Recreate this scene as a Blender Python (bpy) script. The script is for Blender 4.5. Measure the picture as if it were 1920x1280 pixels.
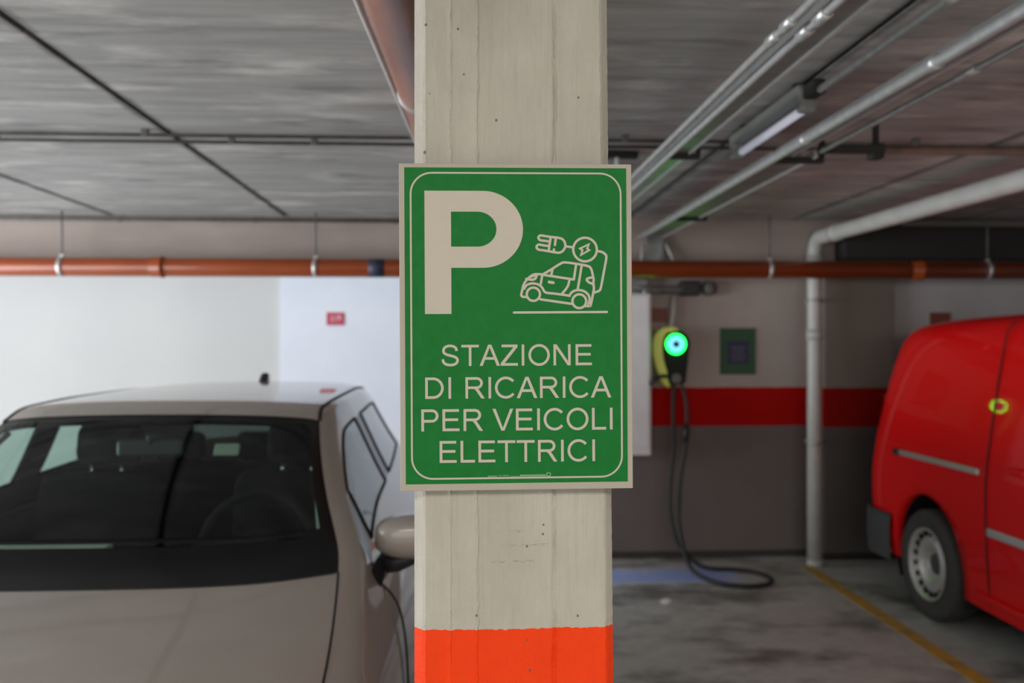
import bpy, bmesh, math, random
from mathutils import Vector, Matrix, noise
R = math.radians
PI = math.pi
sc = bpy.context.scene
for o in list(bpy.data.objects):
    bpy.data.objects.remove(o)
COL = sc.collection

# ------------------------------------------------------------------ camera, world, lights, exposure
YAW = math.atan(90 / 1700)
cd = bpy.data.cameras.new('camera')
cam = bpy.data.objects.new('camera', cd)
COL.objects.link(cam)
cam.location = (0, 0, 1.65)
cam.rotation_euler = (R(90), 0, -YAW)
cd.sensor_width = 36
cd.lens = 1700 / 1920 * 36
cd.clip_start = 0.05
cd.dof.use_dof = True
cd.dof.focus_distance = 1.17
cd.dof.aperture_fstop = 4.3
sc.camera = cam

sc.view_settings.view_transform = 'Standard'
sc.view_settings.look = 'None'
sc.view_settings.gamma = 1
sc.view_settings.use_curve_mapping = False
sc.view_settings.exposure = 0.0
sc.cycles.use_denoising = True
sc.cycles.max_bounces = 8
sc.cycles.transparent_max_bounces = 16
sc.cycles.sample_clamp_indirect = 8

w = bpy.data.worlds.new('daylight')
sc.world = w
w.use_nodes = True
bg = w.node_tree.nodes['Background']
bg.inputs[0].default_value = (0.80, 0.90, 1.0, 1)
bg.inputs[1].default_value = 0.55

def area(name, loc, target, sx, sy, power, color=(1, 1, 1)):
    l = bpy.data.lights.new(name, 'AREA')
    l.shape = 'RECTANGLE'
    l.size, l.size_y = sx, sy
    l.energy = power
    l.color = color
    o = bpy.data.objects.new(name, l)
    o.location = loc
    d = Vector(target) - Vector(loc)
    o.rotation_euler = d.to_track_quat('-Z', 'Y').to_euler()
    COL.objects.link(o)
    return o
# daylight over the light well behind the parking bays
area('daylight_well', (-3.4, 8.0, 4.4), (-3.6, 8.6, 1.0), 9.0, 1.6, 80, (0.96, 0.97, 1.0))
# daylight through the open side of the garage
area('daylight_side', (-6.9, 3.3, 1.2), (0, 3.6, 2.0), 6.6, 2.1, 520, (0.93, 0.96, 1.0))
# daylight through the entrance gate behind the camera
area('daylight_gate', (-0.9, -4.6, 1.55), (0.2, 2, 1.6), 6.6, 1.9, 66, (1.0, 0.93, 0.82))

# added overhead fill behind the camera, without a fixture, to brighten the floor
area('overhead_fill', (1.7, -1.2, 2.44), (1.8, -0.6, 0), 6.0, 0.5, 110, (1.0, 0.95, 0.87))

# ------------------------------------------------------------------ helpers
def tag(o, label=None, cat=None, group=None, kind=None):
    if label: o['label'] = label
    if cat: o['category'] = cat
    if group: o['group'] = group
    if kind: o['kind'] = kind
    return o

def empty(name, loc, label, cat, group=None, rot=(0, 0, 0)):
    o = bpy.data.objects.new(name, None)
    o.empty_display_size = 0.1
    o.location = loc
    o.rotation_euler = rot
    COL.objects.link(o)
    return tag(o, label, cat, group)

def link_mesh(name, me, m, parent=None, smooth=False, loc=None):
    o = bpy.data.objects.new(name, me)
    COL.objects.link(o)
    if m is not None:
        me.materials.clear()
        for x in (m if isinstance(m, (list, tuple)) else [m]):
            me.materials.append(x)
    if parent is not None: o.parent = parent
    if loc is not None: o.location = loc
    if smooth:
        me.polygons.foreach_set('use_smooth', [True] * len(me.polygons))
    return o

class MB:
    def __init__(s): s.bm = bmesh.new(); s.sm = []
    def box(s, c, d, rot=None, bev=0.0, seg=2):
        g = bmesh.ops.create_cube(s.bm, size=1)
        vs = g['verts']
        bmesh.ops.scale(s.bm, verts=vs, vec=d)
        if bev:
            es = list({e for v in vs for e in v.link_edges})
            r = bmesh.ops.bevel(s.bm, geom=es, offset=bev, segments=seg, affect='EDGES', profile=0.5)
            vs = list({v for f in r['faces'] for v in f.verts} | {v for v in vs if v.is_valid})
        if rot is not None:
            bmesh.ops.rotate(s.bm, verts=vs, cent=(0, 0, 0), matrix=rot)
        bmesh.ops.translate(s.bm, verts=vs, vec=c)
        return s
    def tube(s, pts, r, n=12, closed=False, caps=True):
        pts = [Vector(p) for p in pts]
        rs = r if isinstance(r, (list, tuple)) else [r] * len(pts)
        N = len(pts)
        rings = []
        up = None
        for i, p in enumerate(pts):
            if closed:
                t = (pts[(i + 1) % N] - pts[i - 1]).normalized()
            else:
                t = (pts[min(i + 1, N - 1)] - pts[max(i - 1, 0)]).normalized()
            if up is None:
                a = Vector((0, 0, 1)) if abs(t.z) < 0.9 else Vector((1, 0, 0))
                up = (a - t * a.dot(t)).normalized()
            else:
                up = up - t * up.dot(t)
                up = up.normalized() if up.length > 1e-6 else t.orthogonal().normalized()
            b = t.cross(up)
            rings.append([s.bm.verts.new(p + (up * math.cos(2 * PI * k / n) + b * math.sin(2 * PI * k / n)) * rs[i]) for k in range(n)])
        M = N if closed else N - 1
        for i in range(M):
            A, B = rings[i], rings[(i + 1) % N]
            for k in range(n):
                f = s.bm.faces.new((A[k], A[(k + 1) % n], B[(k + 1) % n], B[k]))
                f.smooth = True
        if caps and not closed:
            s.bm.faces.new(rings[0][::-1]); s.bm.faces.new(rings[-1])
        return s
    def cyl(s, a, b, r, n=20): return s.tube([a, b], r, n)
    def lathe(s, prof, n=32, axis='X', c=(0, 0, 0), smooth=True):
        # prof: (along, radius)
        rings = []
        for (h, r) in prof:
            ring = []
            for k in range(n):
                a = 2 * PI * k / n
                p = (h, r * math.cos(a), r * math.sin(a)) if axis == 'X' else ((r * math.cos(a), h, r * math.sin(a)) if axis == 'Y' else (r * math.cos(a), r * math.sin(a), h))
                ring.append(s.bm.verts.new(Vector(p) + Vector(c)))
            rings.append(ring)
        for i in range(len(rings) - 1):
            for k in range(n):
                f = s.bm.faces.new((rings[i][k], rings[i][(k + 1) % n], rings[i + 1][(k + 1) % n], rings[i + 1][k]))
                f.smooth = smooth
        return s
    def prism(s, poly, y0, y1, plane='XZ'):
        # polygon (a, b) in XZ extruded along Y (or YZ along X, XY along Z)
        def P(a, b, t): return (a, t, b) if plane == 'XZ' else ((t, a, b) if plane == 'YZ' else (a, b, t))
        A = [s.bm.verts.new(P(a, b, y0)) for a, b in poly]
        B = [s.bm.verts.new(P(a, b, y1)) for a, b in poly]
        n = len(poly)
        for i in range(n):
            s.bm.faces.new((A[i], A[(i + 1) % n], B[(i + 1) % n], B[i]))
        s.bm.faces.new(A[::-1]); s.bm.faces.new(B)
        return s
    def face(s, pts):
        s.bm.faces.new([s.bm.verts.new(p) for p in pts]); return s
    def build(s, name, m, parent=None, smooth=False, loc=None, norm=True):
        if norm: bmesh.ops.recalc_face_normals(s.bm, faces=s.bm.faces)
        me = bpy.data.meshes.new(name)
        s.bm.to_mesh(me); s.bm.free()
        return link_mesh(name, me, m, parent, smooth, loc)

def catmull(pts, n=6, closed=False):
    P = [Vector(p) for p in pts]
    out = []
    N = len(P)
    M = N if closed else N - 1
    for i in range(M):
        if closed: a, b, c, d = P[i - 1], P[i], P[(i + 1) % N], P[(i + 2) % N]
        else:
            b, c = P[i], P[i + 1]
            a = P[i - 1] if i > 0 else b * 2 - c
            d = P[i + 2] if i + 2 < N else c * 2 - b
        for k in range(n):
            t = k / n
            out.append(0.5 * ((2 * b) + (c - a) * t + (2 * a - 5 * b + 4 * c - d) * t * t + (3 * b - a - 3 * c + d) * t ** 3))
    if not closed: out.append(P[-1])
    return out

# ------------------------------------------------------------------ materials
def mat(name, base, rough=0.5, metal=0.0, base2=None, scale=6.0, stretch=(1, 1, 1), contrast=(0.35, 0.65), bump=0.0, bscale=60.0, coat=0.0, coat_rough=0.03, spec=0.5, emis=None, estr=0.0, rough2=None):
    m = bpy.data.materials.new(name)
    m.use_nodes = True
    nt = m.node_tree
    p = nt.nodes['Principled BSDF']
    p.inputs['Base Color'].default_value = (*base, 1)
    p.inputs['Roughness'].default_value = rough
    p.inputs['Metallic'].default_value = metal
    p.inputs['Specular IOR Level'].default_value = spec
    p.inputs['Coat Weight'].default_value = coat
    p.inputs['Coat Roughness'].default_value = coat_rough
    if emis:
        p.inputs['Emission Color'].default_value = (*emis, 1)
        p.inputs['Emission Strength'].default_value = estr
    tc = nt.nodes.new('ShaderNodeTexCoord')
    mp = nt.nodes.new('ShaderNodeMapping')
    mp.inputs['Scale'].default_value = stretch
    nt.links.new(tc.outputs['Object'], mp.inputs[0])
    nz = nt.nodes.new('ShaderNodeTexNoise')
    nz.inputs['Scale'].default_value = scale
    nz.inputs['Detail'].default_value = 6
    nt.links.new(mp.outputs[0], nz.inputs[0])
    rp = nt.nodes.new('ShaderNodeValToRGB')
    b2 = base2 if base2 else tuple(c * 0.93 for c in base)
    rp.color_ramp.elements[0].position = contrast[0]
    rp.color_ramp.elements[1].position = contrast[1]
    rp.color_ramp.elements[0].color = (*b2, 1)
    rp.color_ramp.elements[1].color = (*base, 1)
    nt.links.new(nz.outputs[0], rp.inputs[0])
    nt.links.new(rp.outputs[0], p.inputs['Base Color'])
    if rough2 is not None:
        mr = nt.nodes.new('ShaderNodeMapRange')
        mr.inputs[1].default_value = contrast[0]; mr.inputs[2].default_value = contrast[1]
        mr.inputs[3].default_value = rough2; mr.inputs[4].default_value = rough
        nt.links.new(nz.outputs[0], mr.inputs[0])
        nt.links.new(mr.outputs[0], p.inputs['Roughness'])
    if bump:
        n2 = nt.nodes.new('ShaderNodeTexNoise')
        n2.inputs['Scale'].default_value = bscale
        n2.inputs['Detail'].default_value = 4
        nt.links.new(mp.outputs[0], n2.inputs[0])
        bp = nt.nodes.new('ShaderNodeBump')
        bp.inputs['Strength'].default_value = bump
        bp.inputs['Distance'].default_value = 0.01
        nt.links.new(n2.outputs[0], bp.inputs['Height'])
        nt.links.new(bp.outputs[0], p.inputs['Normal'])
    return m

class N:
    """small node-graph helper"""
    def __init__(s, m): s.nt = m.node_tree
    def n(s, t, **kw):
        x = s.nt.nodes.new(t)
        for k, v in kw.items(): setattr(x, k, v)
        return x
    def l(s, a, b): s.nt.links.new(a, b)
    def math(s, op, a, b=None, c=None):
        x = s.n('ShaderNodeMath', operation=op)
        for i, v in enumerate((a, b, c)):
            if v is None: continue
            if isinstance(v, (int, float)): x.inputs[i].default_value = v
            else: s.l(v, x.inputs[i])
        return x.outputs[0]
    def noise(s, vec, scale, detail=5, rough=0.5):
        x = s.n('ShaderNodeTexNoise')
        x.inputs['Scale'].default_value = scale; x.inputs['Detail'].default_value = detail; x.inputs['Roughness'].default_value = rough
        s.l(vec, x.inputs[0]); return x.outputs[0]
    def mapped(s, vec, scale=(1, 1, 1), loc=(0, 0, 0)):
        x = s.n('ShaderNodeMapping'); x.inputs['Scale'].default_value = scale; x.inputs['Location'].default_value = loc
        s.l(vec, x.inputs[0]); return x.outputs[0]
    def ramp(s, v, stops):
        x = s.n('ShaderNodeValToRGB')
        e = x.color_ramp.elements
        while len(e) < len(stops): e.new(0.5)
        for i, (p, c) in enumerate(stops):
            e[i].position = p; e[i].color = (*c, 1) if not isinstance(c, (int, float)) else (c, c, c, 1)
        s.l(v, x.inputs[0]); return x.outputs[0]
    def mix(s, f, a, b):
        x = s.n('ShaderNodeMix', data_type='RGBA')
        if isinstance(f, (int, float)): x.inputs[0].default_value = f
        else: s.l(f, x.inputs[0])
        for sock, v in ((x.inputs[6], a), (x.inputs[7], b)):
            if isinstance(v, tuple): sock.default_value = (*v, 1)
            else: s.l(v, sock)
        return x.outputs[2]

def blank(name, rough=0.6):
    m = bpy.data.materials.new(name); m.use_nodes = True
    g = N(m)
    p = m.node_tree.nodes['Principled BSDF']
    p.inputs['Roughness'].default_value = rough
    p.inputs['Specular IOR Level'].default_value = 0.25
    co = g.n('ShaderNodeTexCoord').outputs['Object']
    sp = g.n('ShaderNodeSeparateXYZ'); g.l(co, sp.inputs[0])
    return m, g, p, co, sp.outputs

# ceiling concrete: board streaks, pale efflorescence, dark blotches
m_ceil, g, p, co, xyz = blank('ceiling_concrete', 0.85)
streak = g.noise(g.mapped(co, (0.7, 7, 1)), 2.2, 8, 0.62)
c1 = g.ramp(streak, [(0.25, (0.28, 0.278, 0.268)), (0.5, (0.40, 0.397, 0.385)), (0.75, (0.50, 0.495, 0.482))])
pale = g.ramp(g.noise(g.mapped(co, (1, 2.6, 1), (3, 1, 0)), 1.9, 6, 0.6), [(0.53, 0.0), (0.70, 1.0)])
c2 = g.mix(g.math('MULTIPLY', pale, 0.75), c1, (0.74, 0.72, 0.69))
dark = g.ramp(g.noise(g.mapped(co, (1, 3.2, 1), (7, 4, 0)), 2.4, 5, 0.55), [(0.30, 1.0), (0.44, 0.0)])
c3 = g.mix(g.math('MULTIPLY', dark, 0.65), c2, (0.20, 0.195, 0.19))
jd = g.math('ABSOLUTE', g.math('SUBTRACT', g.math('MODULO', g.math('ADD', xyz[0], 13.57), 1.23), 0.615))
jn = g.math('ADD', jd, g.math('MULTIPLY', g.math('SUBTRACT', g.noise(co, 6, 5), 0.5), 0.05))
jf = g.ramp(jn, [(0.575, 0.0), (0.60, 0.75)])
c3 = g.mix(jf, c3, (0.10, 0.098, 0.094))
g.l(c3, p.inputs['Base Color'])
bp = g.n('ShaderNodeBump'); bp.inputs['Strength'].default_value = 0.35; bp.inputs['Distance'].default_value = 0.02
g.l(streak, bp.inputs['Height']); g.l(bp.outputs[0], p.inputs['Normal'])

# floor: worn smooth concrete with oily stains
m_floor, g, p, co, xyz = blank('floor_concrete', 0.45)
fine = g.noise(co, 9, 8, 0.65)
c1 = g.ramp(fine, [(0.3, (0.46, 0.475, 0.46)), (0.7, (0.60, 0.615, 0.60))])
st = g.ramp(g.noise(g.mapped(co, (1.0, 1.5, 1), (2.3, 0.4, 0)), 1.25, 7, 0.62), [(0.38, 1.0), (0.52, 0.0)])
c2 = g.mix(g.math('MULTIPLY', st, 0.80), c1, (0.115, 0.112, 0.108))
pl = g.ramp(g.noise(g.mapped(co, (1, 1.6, 1), (9, 2, 0)), 1.7, 6, 0.6), [(0.58, 0.0), (0.72, 1.0)])
c3 = g.mix(g.math('MULTIPLY', pl, 0.55), c2, (0.62, 0.62, 0.59))
g.l(c3, p.inputs['Base Color'])
g.l(g.ramp(fine, [(0.3, 0.32), (0.7, 0.58)]), p.inputs['Roughness'])

# garage wall: whitewashed above, red stripe, grey dado
def wall_paint(name, upper, red, lower):
    m, g, p, co, xyz = blank(name, 0.8)
    big = g.noise(g.mapped(co, (1, 1, 0.6)), 1.6, 6, 0.6)
    fine = g.noise(co, 14, 6, 0.6)
    def var(c, k=0.8): return g.ramp(big, [(0.3, tuple(v * k for v in c)), (0.7, c)])
    z = g.math('ADD', xyz[2], g.math('MULTIPLY', g.math('SUBTRACT', fine, 0.5), 0.012))
    a = g.mix(g.math('GREATER_THAN', z, 1.005), var(lower), var(red, 0.9))
    b = g.mix(g.math('GREATER_THAN', z, 1.300), a, var(upper))
    b = g.mix(g.math('LESS_THAN', z, 0.055), b, tuple(v * 0.35 for v in lower))
    p.inputs['Specular IOR Level'].default_value = 0.1
    g.l(b, p.inputs['Base Color'])
    bp = g.n('ShaderNodeBump'); bp.inputs['Strength'].default_value = 0.25; bp.inputs['Distance'].default_value = 0.01
    g.l(fine, bp.inputs['Height']); g.l(bp.outputs[0], p.inputs['Normal'])
    return m
m_wall = wall_paint('garage_wall_paint', (0.50, 0.44, 0.40), (0.46, 0.006, 0.004), (0.20, 0.172, 0.162))
m_pilaster = wall_paint('pilaster_paint', (0.25, 0.215, 0.18), (0.26, 0.006, 0.004), (0.11, 0.098, 0.092))
m_recess = wall_paint('recess_wall_paint', (0.60, 0.59, 0.59), (0.40, 0.018, 0.014), (0.17, 0.15, 0.14))
m_beam = mat('beam_plaster', (0.40, 0.335, 0.30), 0.85, base2=(0.34, 0.285, 0.255), scale=3, stretch=(0.6, 1, 2), bump=0.15, bscale=30)
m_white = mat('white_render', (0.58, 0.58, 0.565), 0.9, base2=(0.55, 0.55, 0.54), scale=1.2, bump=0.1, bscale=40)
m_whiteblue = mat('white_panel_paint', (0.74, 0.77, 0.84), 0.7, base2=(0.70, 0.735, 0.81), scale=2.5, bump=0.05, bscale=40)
m_plain = mat('raw_concrete', (0.40, 0.39, 0.37), 0.9, base2=(0.30, 0.29, 0.28), scale=3, bump=0.2, bscale=40)
m_asphalt = mat('yard_concrete', (0.45, 0.45, 0.44), 0.9, base2=(0.38, 0.38, 0.37), scale=4, bump=0.2)
m_galv = mat('galvanised_steel', (0.60, 0.60, 0.59), 0.46, 0.75, base2=(0.48, 0.48, 0.48), scale=25, rough2=0.52)
m_tray = mat('tray_steel', (0.34, 0.36, 0.355), 0.36, 0.5, base2=(0.27, 0.285, 0.28), scale=12, rough2=0.46)
m_flange = mat('tray_flange_zinc', (0.72, 0.73, 0.73), 0.4, 0.25, base2=(0.62, 0.63, 0.63), scale=18)
m_pvc = mat('grey_pvc', (0.52, 0.515, 0.49), 0.38, base2=(0.46, 0.455, 0.435), scale=8)
m_conduit = mat('pale_conduit', (0.58, 0.56, 0.54), 0.4, base2=(0.52, 0.50, 0.48), scale=20)
m_cdark = mat('dark_conduit', (0.14, 0.135, 0.13), 0.6, base2=(0.10, 0.098, 0.095), scale=20)
m_rusty = mat('rusty_pipe', (0.16, 0.085, 0.06), 0.7, base2=(0.10, 0.06, 0.045), scale=15)
m_orange = mat('orange_drainpipe', (0.29, 0.055, 0.011), 0.45, base2=(0.24, 0.045, 0.009), scale=7, stretch=(0.4, 2, 2), spec=0.2, coat=0.35, coat_rough=0.1)
m_terra = mat('terracotta_drainpipe', (0.40, 0.15, 0.085), 0.30, base2=(0.27, 0.10, 0.065), scale=9, stretch=(2, 0.5, 2), coat=0.3, coat_rough=0.25)
m_navy = mat('navy_band', (0.025, 0.03, 0.06), 0.5)
m_black = mat('black_plastic', (0.018, 0.018, 0.02), 0.45)
m_bracket = mat('black_iron', (0.02, 0.019, 0.018), 0.7)
m_whiteplastic = mat('white_plastic', (0.80, 0.81, 0.83), 0.35)
m_lampgrey = mat('lamp_grey', (0.22, 0.23, 0.215), 0.5)
m_tube = mat('lamp_tube', (0.85, 0.86, 0.95), 0.25, emis=(0.80, 0.82, 1.0), estr=0.22)
m_lime = mat('lime_plastic', (0.70, 0.78, 0.13), 0.28, coat=0.4, base2=(0.66, 0.74, 0.12))
m_chargblack = mat('charger_black', (0.006, 0.008, 0.007), 0.45, spec=0.2)
m_ring = mat('green_led', (0.1, 0.3, 0.2), 0.4, emis=(0.003, 1.0, 0.035), estr=18)
m_ringin = mat('cyan_led', (0.1, 0.3, 0.3), 0.4, emis=(0.22, 0.78, 1.0), estr=1.1)
m_cable = mat('black_cable', (0.02, 0.02, 0.021), 0.55)
m_dkgreen = mat('poster_green', (0.015, 0.085, 0.035), 0.5)
m_posternavy = mat('poster_navy', (0.018, 0.02, 0.07), 0.5)
m_posterpale = mat('poster_pale_print', (0.10, 0.11, 0.16), 0.5)
m_redsign = mat('red_plate', (0.50, 0.06, 0.09), 0.4)
m_redpale = mat('plate_lettering', (0.70, 0.42, 0.48), 0.5)
m_rustsign = mat('rust_red_plate', (0.26, 0.06, 0.035), 0.5)
m_rustpale = mat('rust_plate_print', (0.20, 0.075, 0.05), 0.5)
m_paper = mat('paper_scrap', (0.82, 0.82, 0.82), 0.7)
m_yellow = mat('yellow_floor_paint', (0.66, 0.38, 0.05), 0.6, base2=(0.40, 0.28, 0.10), scale=11, contrast=(0.35, 0.6))
m_blue = mat('blue_floor_daylight', (0.36, 0.48, 0.92), 0.45, base2=(0.55, 0.60, 0.72), scale=5, contrast=(0.32, 0.55))  # bluish daylight on the floor put into the colour
# vehicles
m_silver = mat('silver_beige_paint', (0.37, 0.33, 0.295), 0.42, 0.2, base2=(0.36, 0.32, 0.285), scale=300, coat=0.9)
m_red = mat('red_paint', (0.82, 0.005, 0.0065), 0.5, base2=(0.80, 0.0045, 0.006), scale=50, coat=0.45, spec=0.1)
m_gap = mat('shut_line', (0.01, 0.01, 0.01), 0.8)
m_frit = mat('black_glass_border', (0.005, 0.005, 0.0055), 0.2, spec=0.2)
m_rubber = mat('tyre_rubber', (0.045, 0.045, 0.046), 0.75, base2=(0.06, 0.06, 0.06), scale=30)
m_rimsteel = mat('wheel_silver', (0.62, 0.62, 0.60), 0.35, 0.5)
m_bumper = mat('grey_bumper_plastic', (0.06, 0.062, 0.066), 0.6, bump=0.05, bscale=300)
m_chrome = mat('satin_rail', (0.58, 0.57, 0.54), 0.35, 0.6)
m_seat = mat('dark_seat_fabric', (0.007, 0.007, 0.0075), 0.9, spec=0.2, bump=0.1, bscale=200)
m_dash = mat('dark_dashboard', (0.009, 0.009, 0.0095), 0.8, spec=0.2)
m_dashpale = mat('pale_dash_reflection', (0.62, 0.70, 0.60), 0.5)
m_trim = mat('pale_cabin_trim', (0.30, 0.34, 0.29), 0.6)
m_lens = mat('headlamp_lens', (0.5, 0.5, 0.5), 0.1, coat=1)
m_redlens = mat('tail_lens', (0.35, 0.01, 0.01), 0.15, coat=1)
m_inox = mat('chrome_posts', (0.75, 0.74, 0.68), 0.2, 1.0)

def glass(name, tint, refl=1.0):
    m = bpy.data.materials.new(name); m.use_nodes = True
    nt = m.node_tree; nt.nodes.clear()
    o = nt.nodes.new('ShaderNodeOutputMaterial')
    t = nt.nodes.new('ShaderNodeBsdfTransparent'); t.inputs[0].default_value = (*tint, 1)
    gl = nt.nodes.new('ShaderNodeBsdfGlossy'); gl.inputs['Roughness'].default_value = 0.01; gl.inputs[0].default_value = (refl, refl, refl, 1)
    fr = nt.nodes.new('ShaderNodeFresnel')
    ge = nt.nodes.new('ShaderNodeNewGeometry')
    mr = nt.nodes.new('ShaderNodeMapRange')
    mr.inputs[3].default_value = 1.5; mr.inputs[4].default_value = 1 / 1.5
    nt.links.new(ge.outputs['Backfacing'], mr.inputs[0]); nt.links.new(mr.outputs[0], fr.inputs[0])
    mx = nt.nodes.new('ShaderNodeMixShader')
    nt.links.new(fr.outputs[0], mx.inputs[0]); nt.links.new(t.outputs[0], mx.inputs[1]); nt.links.new(gl.outputs[0], mx.inputs[2])
    nt.links.new(mx.outputs[0], o.inputs[0])
    return m
m_wind = glass('windscreen_glass', (0.66, 0.80, 0.74), 0.6)
m_privacy = glass('privacy_glass', (0.10, 0.12, 0.115))
m_side = glass('side_glass', (0.66, 0.80, 0.76))

# ------------------------------------------------------------------ the setting
CZ = 2.55                       # ceiling height
YW = 6.84                       # back wall of the bays
YB = 6.60                       # front face of the downstand beam
tag(MB().box((-0.75, 1.0, -0.05), (13.1, 12.0, 0.1)).build('floor', m_floor), kind='structure')
tag(MB().box((-4.2, 8.1, -0.06), (11.0, 2.2, 0.1)).build('floor_yard', m_asphalt), kind='structure')
# ceiling slab cast in strips with open joints
c = MB()
xs = [-7.3, -6.20, -4.96, -3.73, -2.50, -1.27, -0.04, 1.19, 2.42, 3.65, 5.8]
for a, b in zip(xs[:-1], xs[1:]):
    c.box(((a + b) / 2, 0.8, CZ + 0.03), (b - a - 0.026, 11.6, 0.06))
c.box((-0.75, 0.8, CZ + 0.11), (13.1, 11.6, 0.1))
tag(c.build('ceiling', m_ceil), kind='structure')
tag(MB().box((-0.75, YB + 0.20, 2.36), (13.1, 0.40, 0.44)).build('ceiling_beam', m_beam), kind='structure')
tag(MB().box((3.35, YW + 0.08, 1.08), (4.9, 0.16, 2.14)).build('wall_back', m_wall), kind='structure')
tag(MB().box((2.985, YW - 0.07, 1.07), (0.54, 0.14, 2.14)).build('wall_back_pilaster', m_pilaster), kind='structure')
tag(MB().box((4.52, YW - 0.02, 1.07), (2.53, 0.04, 2.14)).build('wall_back_bay', m_recess), kind='structure')
tag(MB().box((5.87, 1.0, 1.275), (0.14, 12.0, 2.55)).build('wall_right', m_recess), kind='structure')
tag(MB().box((4.15, -5.05, 1.275), (3.3, 0.12, 2.55)).box((-6.2, -5.05, 1.275), (2.0, 0.12, 2.55)).build('wall_front', m_plain), kind='structure')
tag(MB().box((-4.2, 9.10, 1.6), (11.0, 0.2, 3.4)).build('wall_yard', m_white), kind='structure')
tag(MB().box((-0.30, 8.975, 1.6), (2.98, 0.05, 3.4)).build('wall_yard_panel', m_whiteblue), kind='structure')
tag(MB().box((1.30, 8.1, 1.6), (0.2, 2.2, 3.4)).build('wall_yard_side', m_white), kind='structure')
for i, x in enumerate((-4.545, -4.0)):
    pass

# yellow painted line; the flat blue strip stands in for reflected daylight
tag(MB().prism([(2.465, 6.55), (2.555, 6.55), (2.555, -3.0), (2.465, -3.0)], 0.0, 0.003, 'XY').build('floor_line_yellow', m_yellow), kind='structure')
tag(MB().prism([(1.0, 6.12), (1.95, 6.14), (1.93, 6.50), (1.0, 6.50)], 0.0, 0.003, 'XY').build('floor_daylight_blue', m_blue), kind='structure')

# ------------------------------------------------------------------ the concrete column
YC = 1.190
m_col, g, p, co, xyz = blank('column_paint', 0.75)
grain = g.noise(g.mapped(co, (1, 1, 0.035)), 190, 6, 0.7)
blot = g.noise(g.mapped(co, (1, 1, 0.5)), 9, 6, 0.6)
cream = g.ramp(blot, [(0.3, (0.37, 0.345, 0.29)), (0.7, (0.47, 0.44, 0.375))])
cream = g.mix(g.math('MULTIPLY', g.ramp(grain, [(0.35, 1.0), (0.5, 0.0)]), 0.22), cream, (0.30, 0.275, 0.23))
orange = g.ramp(blot, [(0.3, (0.75, 0.040, 0.001)), (0.7, (0.84, 0.050, 0.0015))])
zz = g.math('ADD', xyz[2], g.math('MULTIPLY', g.math('SUBTRACT', g.noise(co, 130, 4), 0.5), 0.006))
colr = g.mix(g.math('GREATER_THAN', zz, 1.2725), orange, cream)
# bug holes and chips (marks with a shape of their own)
vo = g.n('ShaderNodeTexVoronoi', feature='F1'); vo.inputs['Scale'].default_value = 46; g.l(g.mapped(co, (1, 1, 0.9)), vo.inputs[0])
sel = g.n('ShaderNodeSeparateColor'); g.l(vo.outputs['Color'], sel.inputs[0])
rad = g.math('MULTIPLY', g.math('GREATER_THAN', sel.outputs[0], 0.62), g.math('MULTIPLY', sel.outputs[1], 0.115))
hole = g.math('LESS_THAN', vo.outputs['Distance'], rad)
colr = g.mix(g.math('MULTIPLY', hole, 0.8), colr, (0.09, 0.08, 0.065))
# brown scuffs under the sign
def band(v, c, w): return g.math('LESS_THAN', g.math('ABSOLUTE', g.math('SUBTRACT', v, c)), w)
scn = g.noise(g.mapped(co, (1, 1, 5)), 120, 4, 0.7)
for zc, xa, hw in ((1.4008, 0.0595, 0.021), (1.3826, 0.080, 0.030), (1.361, 0.0645, 0.028)):
    f = g.math('MULTIPLY', g.math('MULTIPLY', band(xyz[2], zc, 0.0016), band(xyz[0], xa, hw)), g.math('GREATER_THAN', scn, 0.55))
    colr = g.mix(g.math('MULTIPLY', f, 0.5), colr, (0.20, 0.12, 0.07))
g.l(colr, p.inputs['Base Color'])
bp = g.n('ShaderNodeBump'); bp.inputs['Strength'].default_value = 0.9; bp.inputs['Distance'].default_value = 0.0022
hgt = g.math('SUBTRACT', g.math('ADD', g.math('MULTIPLY', grain, 0.5), g.noise(co, 60, 6, 0.65)), g.math('MULTIPLY', hole, 2.0))
g.l(hgt, bp.inputs['Height']); g.l(bp.outputs[0], p.inputs['Normal'])

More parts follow.
